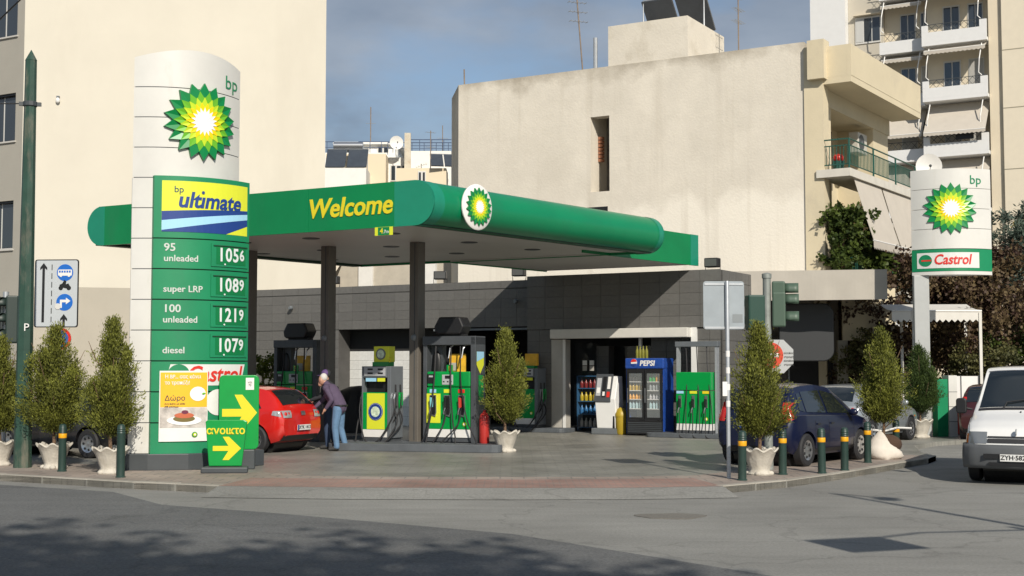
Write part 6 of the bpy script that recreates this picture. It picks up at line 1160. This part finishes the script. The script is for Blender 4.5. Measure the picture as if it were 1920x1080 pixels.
# ---------------------------------------------------------------- people
SKIN = mat('skin', (.46, .25, .17), .55, var=.06, vscale=12)
def person(label, loc, rz, J, cloth, hair, cap=None):
    """one continuous body grown from tapered limbs and remeshed; clothes by region"""
    t = thing('person', label, 'person', loc, rz, 'men at the red car'); mb = MB(); seg = []
    def limb(a, b, r0, r1, k, n=10, flat=1.):
        A, B = Vector(J[a] if isinstance(a, str) else a), Vector(J[b] if isinstance(b, str) else b)
        mb.tube([A, A.lerp(B, .5), B], [r0, (r0 + r1) / 2 * 1.03, r1], n); mb.ball(tuple(A), r0, 10, 6); mb.ball(tuple(B), r1, 10, 6); seg.append((A, B, r0, r1, k))
    for s in 'lr':
        limb('hip_' + s, 'knee_' + s, .112, .08, 'legs'); limb('knee_' + s, 'ankle_' + s, .078, .064, 'legs'); A = Vector(J['ankle_' + s]); F = Vector(J['toe_' + s])
        limb(tuple(A + Vector((0, 0, -.03))), tuple(F), .05, .042, 'shoes'); limb('sh_' + s, 'el_' + s, .07, .056, 'shirt'); limb('el_' + s, 'wr_' + s, .055, .042, 'shirt')
        Wp, E = Vector(J['wr_' + s]), Vector(J['el_' + s]); d = (Wp - E).normalized(); pa = Wp + d * .075; limb(tuple(Wp), tuple(pa), .032, .036, 'skin'); sd_ = d.cross(Vector((0, 0, 1))).normalized()
        for f, l in ((-.028, .07), (-.01, .085), (.01, .08), (.027, .062)): p = pa + sd_ * f; q = p + d * l + Vector((0, 0, -.02)); limb(tuple(p), tuple(q), .0115, .009, 'skin', 6)
        th = Wp + d * .03 + sd_ * .035; limb(tuple(th), tuple(th + d * .05 + sd_ * .025), .012, .01, 'skin', 6)
    pel, ch, nk, hd = (Vector(J[k]) for k in ('pelvis', 'chest', 'neck', 'head'))
    limb('hip_l', 'hip_r', .11, .11, 'legs'); limb('pelvis', 'chest', .168, .185, 'shirt', 14); limb('sh_l', 'sh_r', .085, .085, 'shirt'); limb('chest', 'neck', .15, .075, 'shirt', 12); limb('neck', 'head', .055, .06, 'skin')
    mb.ball(tuple(hd), (.082, .098, .118), 16, 12); seg.append((hd, hd, .1, .1, 'skin')); fw = Vector(J['face']).normalized(); mb.ball(tuple(hd + fw * .1 + Vector((0, 0, -.01))), (.018, .022, .026)); mb.ball(tuple(hd + fw * .055 + Vector((0, 0, -.075))), (.05, .05, .045)); sdv = fw.cross(Vector((0, 0, 1))).normalized()
    for s in (-1, 1): mb.ball(tuple(hd + sdv * s * .085 + Vector((0, 0, -.01))), (.018, .022, .032))
    o = mb.build('body', None, None); rm = o.modifiers.new('r', 'REMESH'); rm.mode = 'VOXEL'; rm.voxel_size = .0115; sm_ = o.modifiers.new('s', 'SMOOTH'); sm_.iterations = 3; sm_.factor = .5
    bpy.context.view_layer.update(); dg = bpy.context.evaluated_depsgraph_get(); me = bpy.data.meshes.new_from_object(o.evaluated_get(dg)); o.modifiers.clear(); o.data = me; o.parent = t
    keys = ['legs', 'shirt', 'shoes', 'skin']; me.materials.clear()
    for k in keys: me.materials.append(cloth[k])
    n = len(me.polygons); cc = np.empty(n * 3); me.polygons.foreach_get('center', cc); cc = cc.reshape(-1, 3); best = np.full(n, 1e9); idx = np.zeros(n, int)
    for A, B, r0, r1, k in seg:
        a, b = np.array(A), np.array(B); ab = b - a; tt = np.clip(((cc - a) @ ab) / (ab @ ab + 1e-9), 0, 1); dd = np.linalg.norm(cc - (a + tt[:, None] * ab), axis=1) - (r0 + (r1 - r0) * tt); m_ = dd < best; best[m_] = dd[m_]; idx[m_] = keys.index(k)
    me.polygons.foreach_set('material_index', idx.astype(np.int32)); me.polygons.foreach_set('use_smooth', [True] * n); me.update()
    hh = MB().ball(tuple(hd + Vector((0, 0, .036)) - fw * .04), (.086, .092, .098), 16, 10).build('hair', hair, t, smooth=60)
    for s in (-1, 1): MB().ball(tuple(hd + fw * .088 + sdv * s * .033 + Vector((0, 0, .012))), .011, 8, 6).build('eye', BLACK, t)
    MB().ball(tuple(hd + fw * .096 + Vector((0, 0, -.06))), (.022, .012, .005), 8, 6).build('mouth', mat('lips', (.3, .12, .1), .5), t)
    bl = Vector(J['pelvis']); MB().lathe([(.172, -.02), (.177, -.015), (.177, .015), (.172, .02)], 20, tuple(bl + Vector((0, 0, .03)))).build('belt', BLACK, t)
    if cap:
        c = MB().ball(tuple(hd + Vector((0, 0, .055))), (.1, .112, .095), 16, 10).build('cap', cap, t, smooth=60); b = hd + fw * .12 + Vector((0, 0, .045)); MB().ball(tuple(b), (.085, .085, .012), 14, 6).build('cap_peak', cap, c, smooth=60)
    return t
SHIRT = mat('purple_shirt', (.08, .057, .1), .85, var=.12, vscale=14, bump=.3, bscale=14); JEANS = mat('blue_jeans', (.1, .185, .3), .85, var=.18, vscale=9, bump=.4, bscale=16); SHOE = mat('dark_shoes', (.04, .04, .04), .6)
# local frame: facing -x (towards the car), leaning forward from the hips
J1 = dict(hip_l=(-.02, -.1, .92), hip_r=(-.02, .1, .92), knee_l=(-.07, -.11, .5), knee_r=(-.02, .12, .5), ankle_l=(-.02, -.12, .1), ankle_r=(.1, .12, .1), toe_l=(-.18, -.13, .045), toe_r=(-.06, .13, .045), pelvis=(0, 0, .98), chest=(-.21, 0, 1.32), neck=(-.32, 0, 1.49), head=(-.42, 0, 1.58), face=(-.85, 0, -.55),
    sh_l=(-.26, -.19, 1.40), sh_r=(-.28, .19, 1.40), el_l=(-.10, -.24, 1.14), wr_l=(-.24, -.22, .96), el_r=(-.45, .2, 1.15), wr_r=(-.62, .12, .97))
person('older white haired man in purple shirt and blue jeans bending to car', (-3.86, 30.0, 0), -12, J1, dict(legs=JEANS, shirt=SHIRT, shoes=SHOE, skin=SKIN), mat('white_hair', (.55, .53, .5), .8))
J2 = dict(hip_l=(0, -.1, .92), hip_r=(0, .1, .92), knee_l=(-.05, -.1, .5), knee_r=(.02, .11, .5), ankle_l=(-.02, -.11, .1), ankle_r=(.08, .12, .1), toe_l=(-.18, -.11, .045), toe_r=(-.08, .12, .045), pelvis=(0, 0, .98), chest=(-.05, 0, 1.36), neck=(-.08, 0, 1.53), head=(-.12, 0, 1.67), face=(-.9, -.2, -.3), sh_l=(-.05, -.2, 1.46), sh_r=(-.06, .2, 1.46), el_l=(-.16, -.25, 1.2), wr_l=(-.4, -.2, 1.12), el_r=(-.18, .25, 1.2), wr_r=(-.42, .2, 1.1))
DKC = mat('dark_jacket', (.025, .027, .032), .85); person('attendant in purple cap and dark clothes behind the older man', (-4.16, 30.65, 0), -5, J2, dict(legs=mat('dark_blue_trousers', (.03, .05, .1), .85), shirt=DKC, shoes=SHOE, skin=SKIN), DKC, mat('purple_cap', (.1, .055, .17), .7))
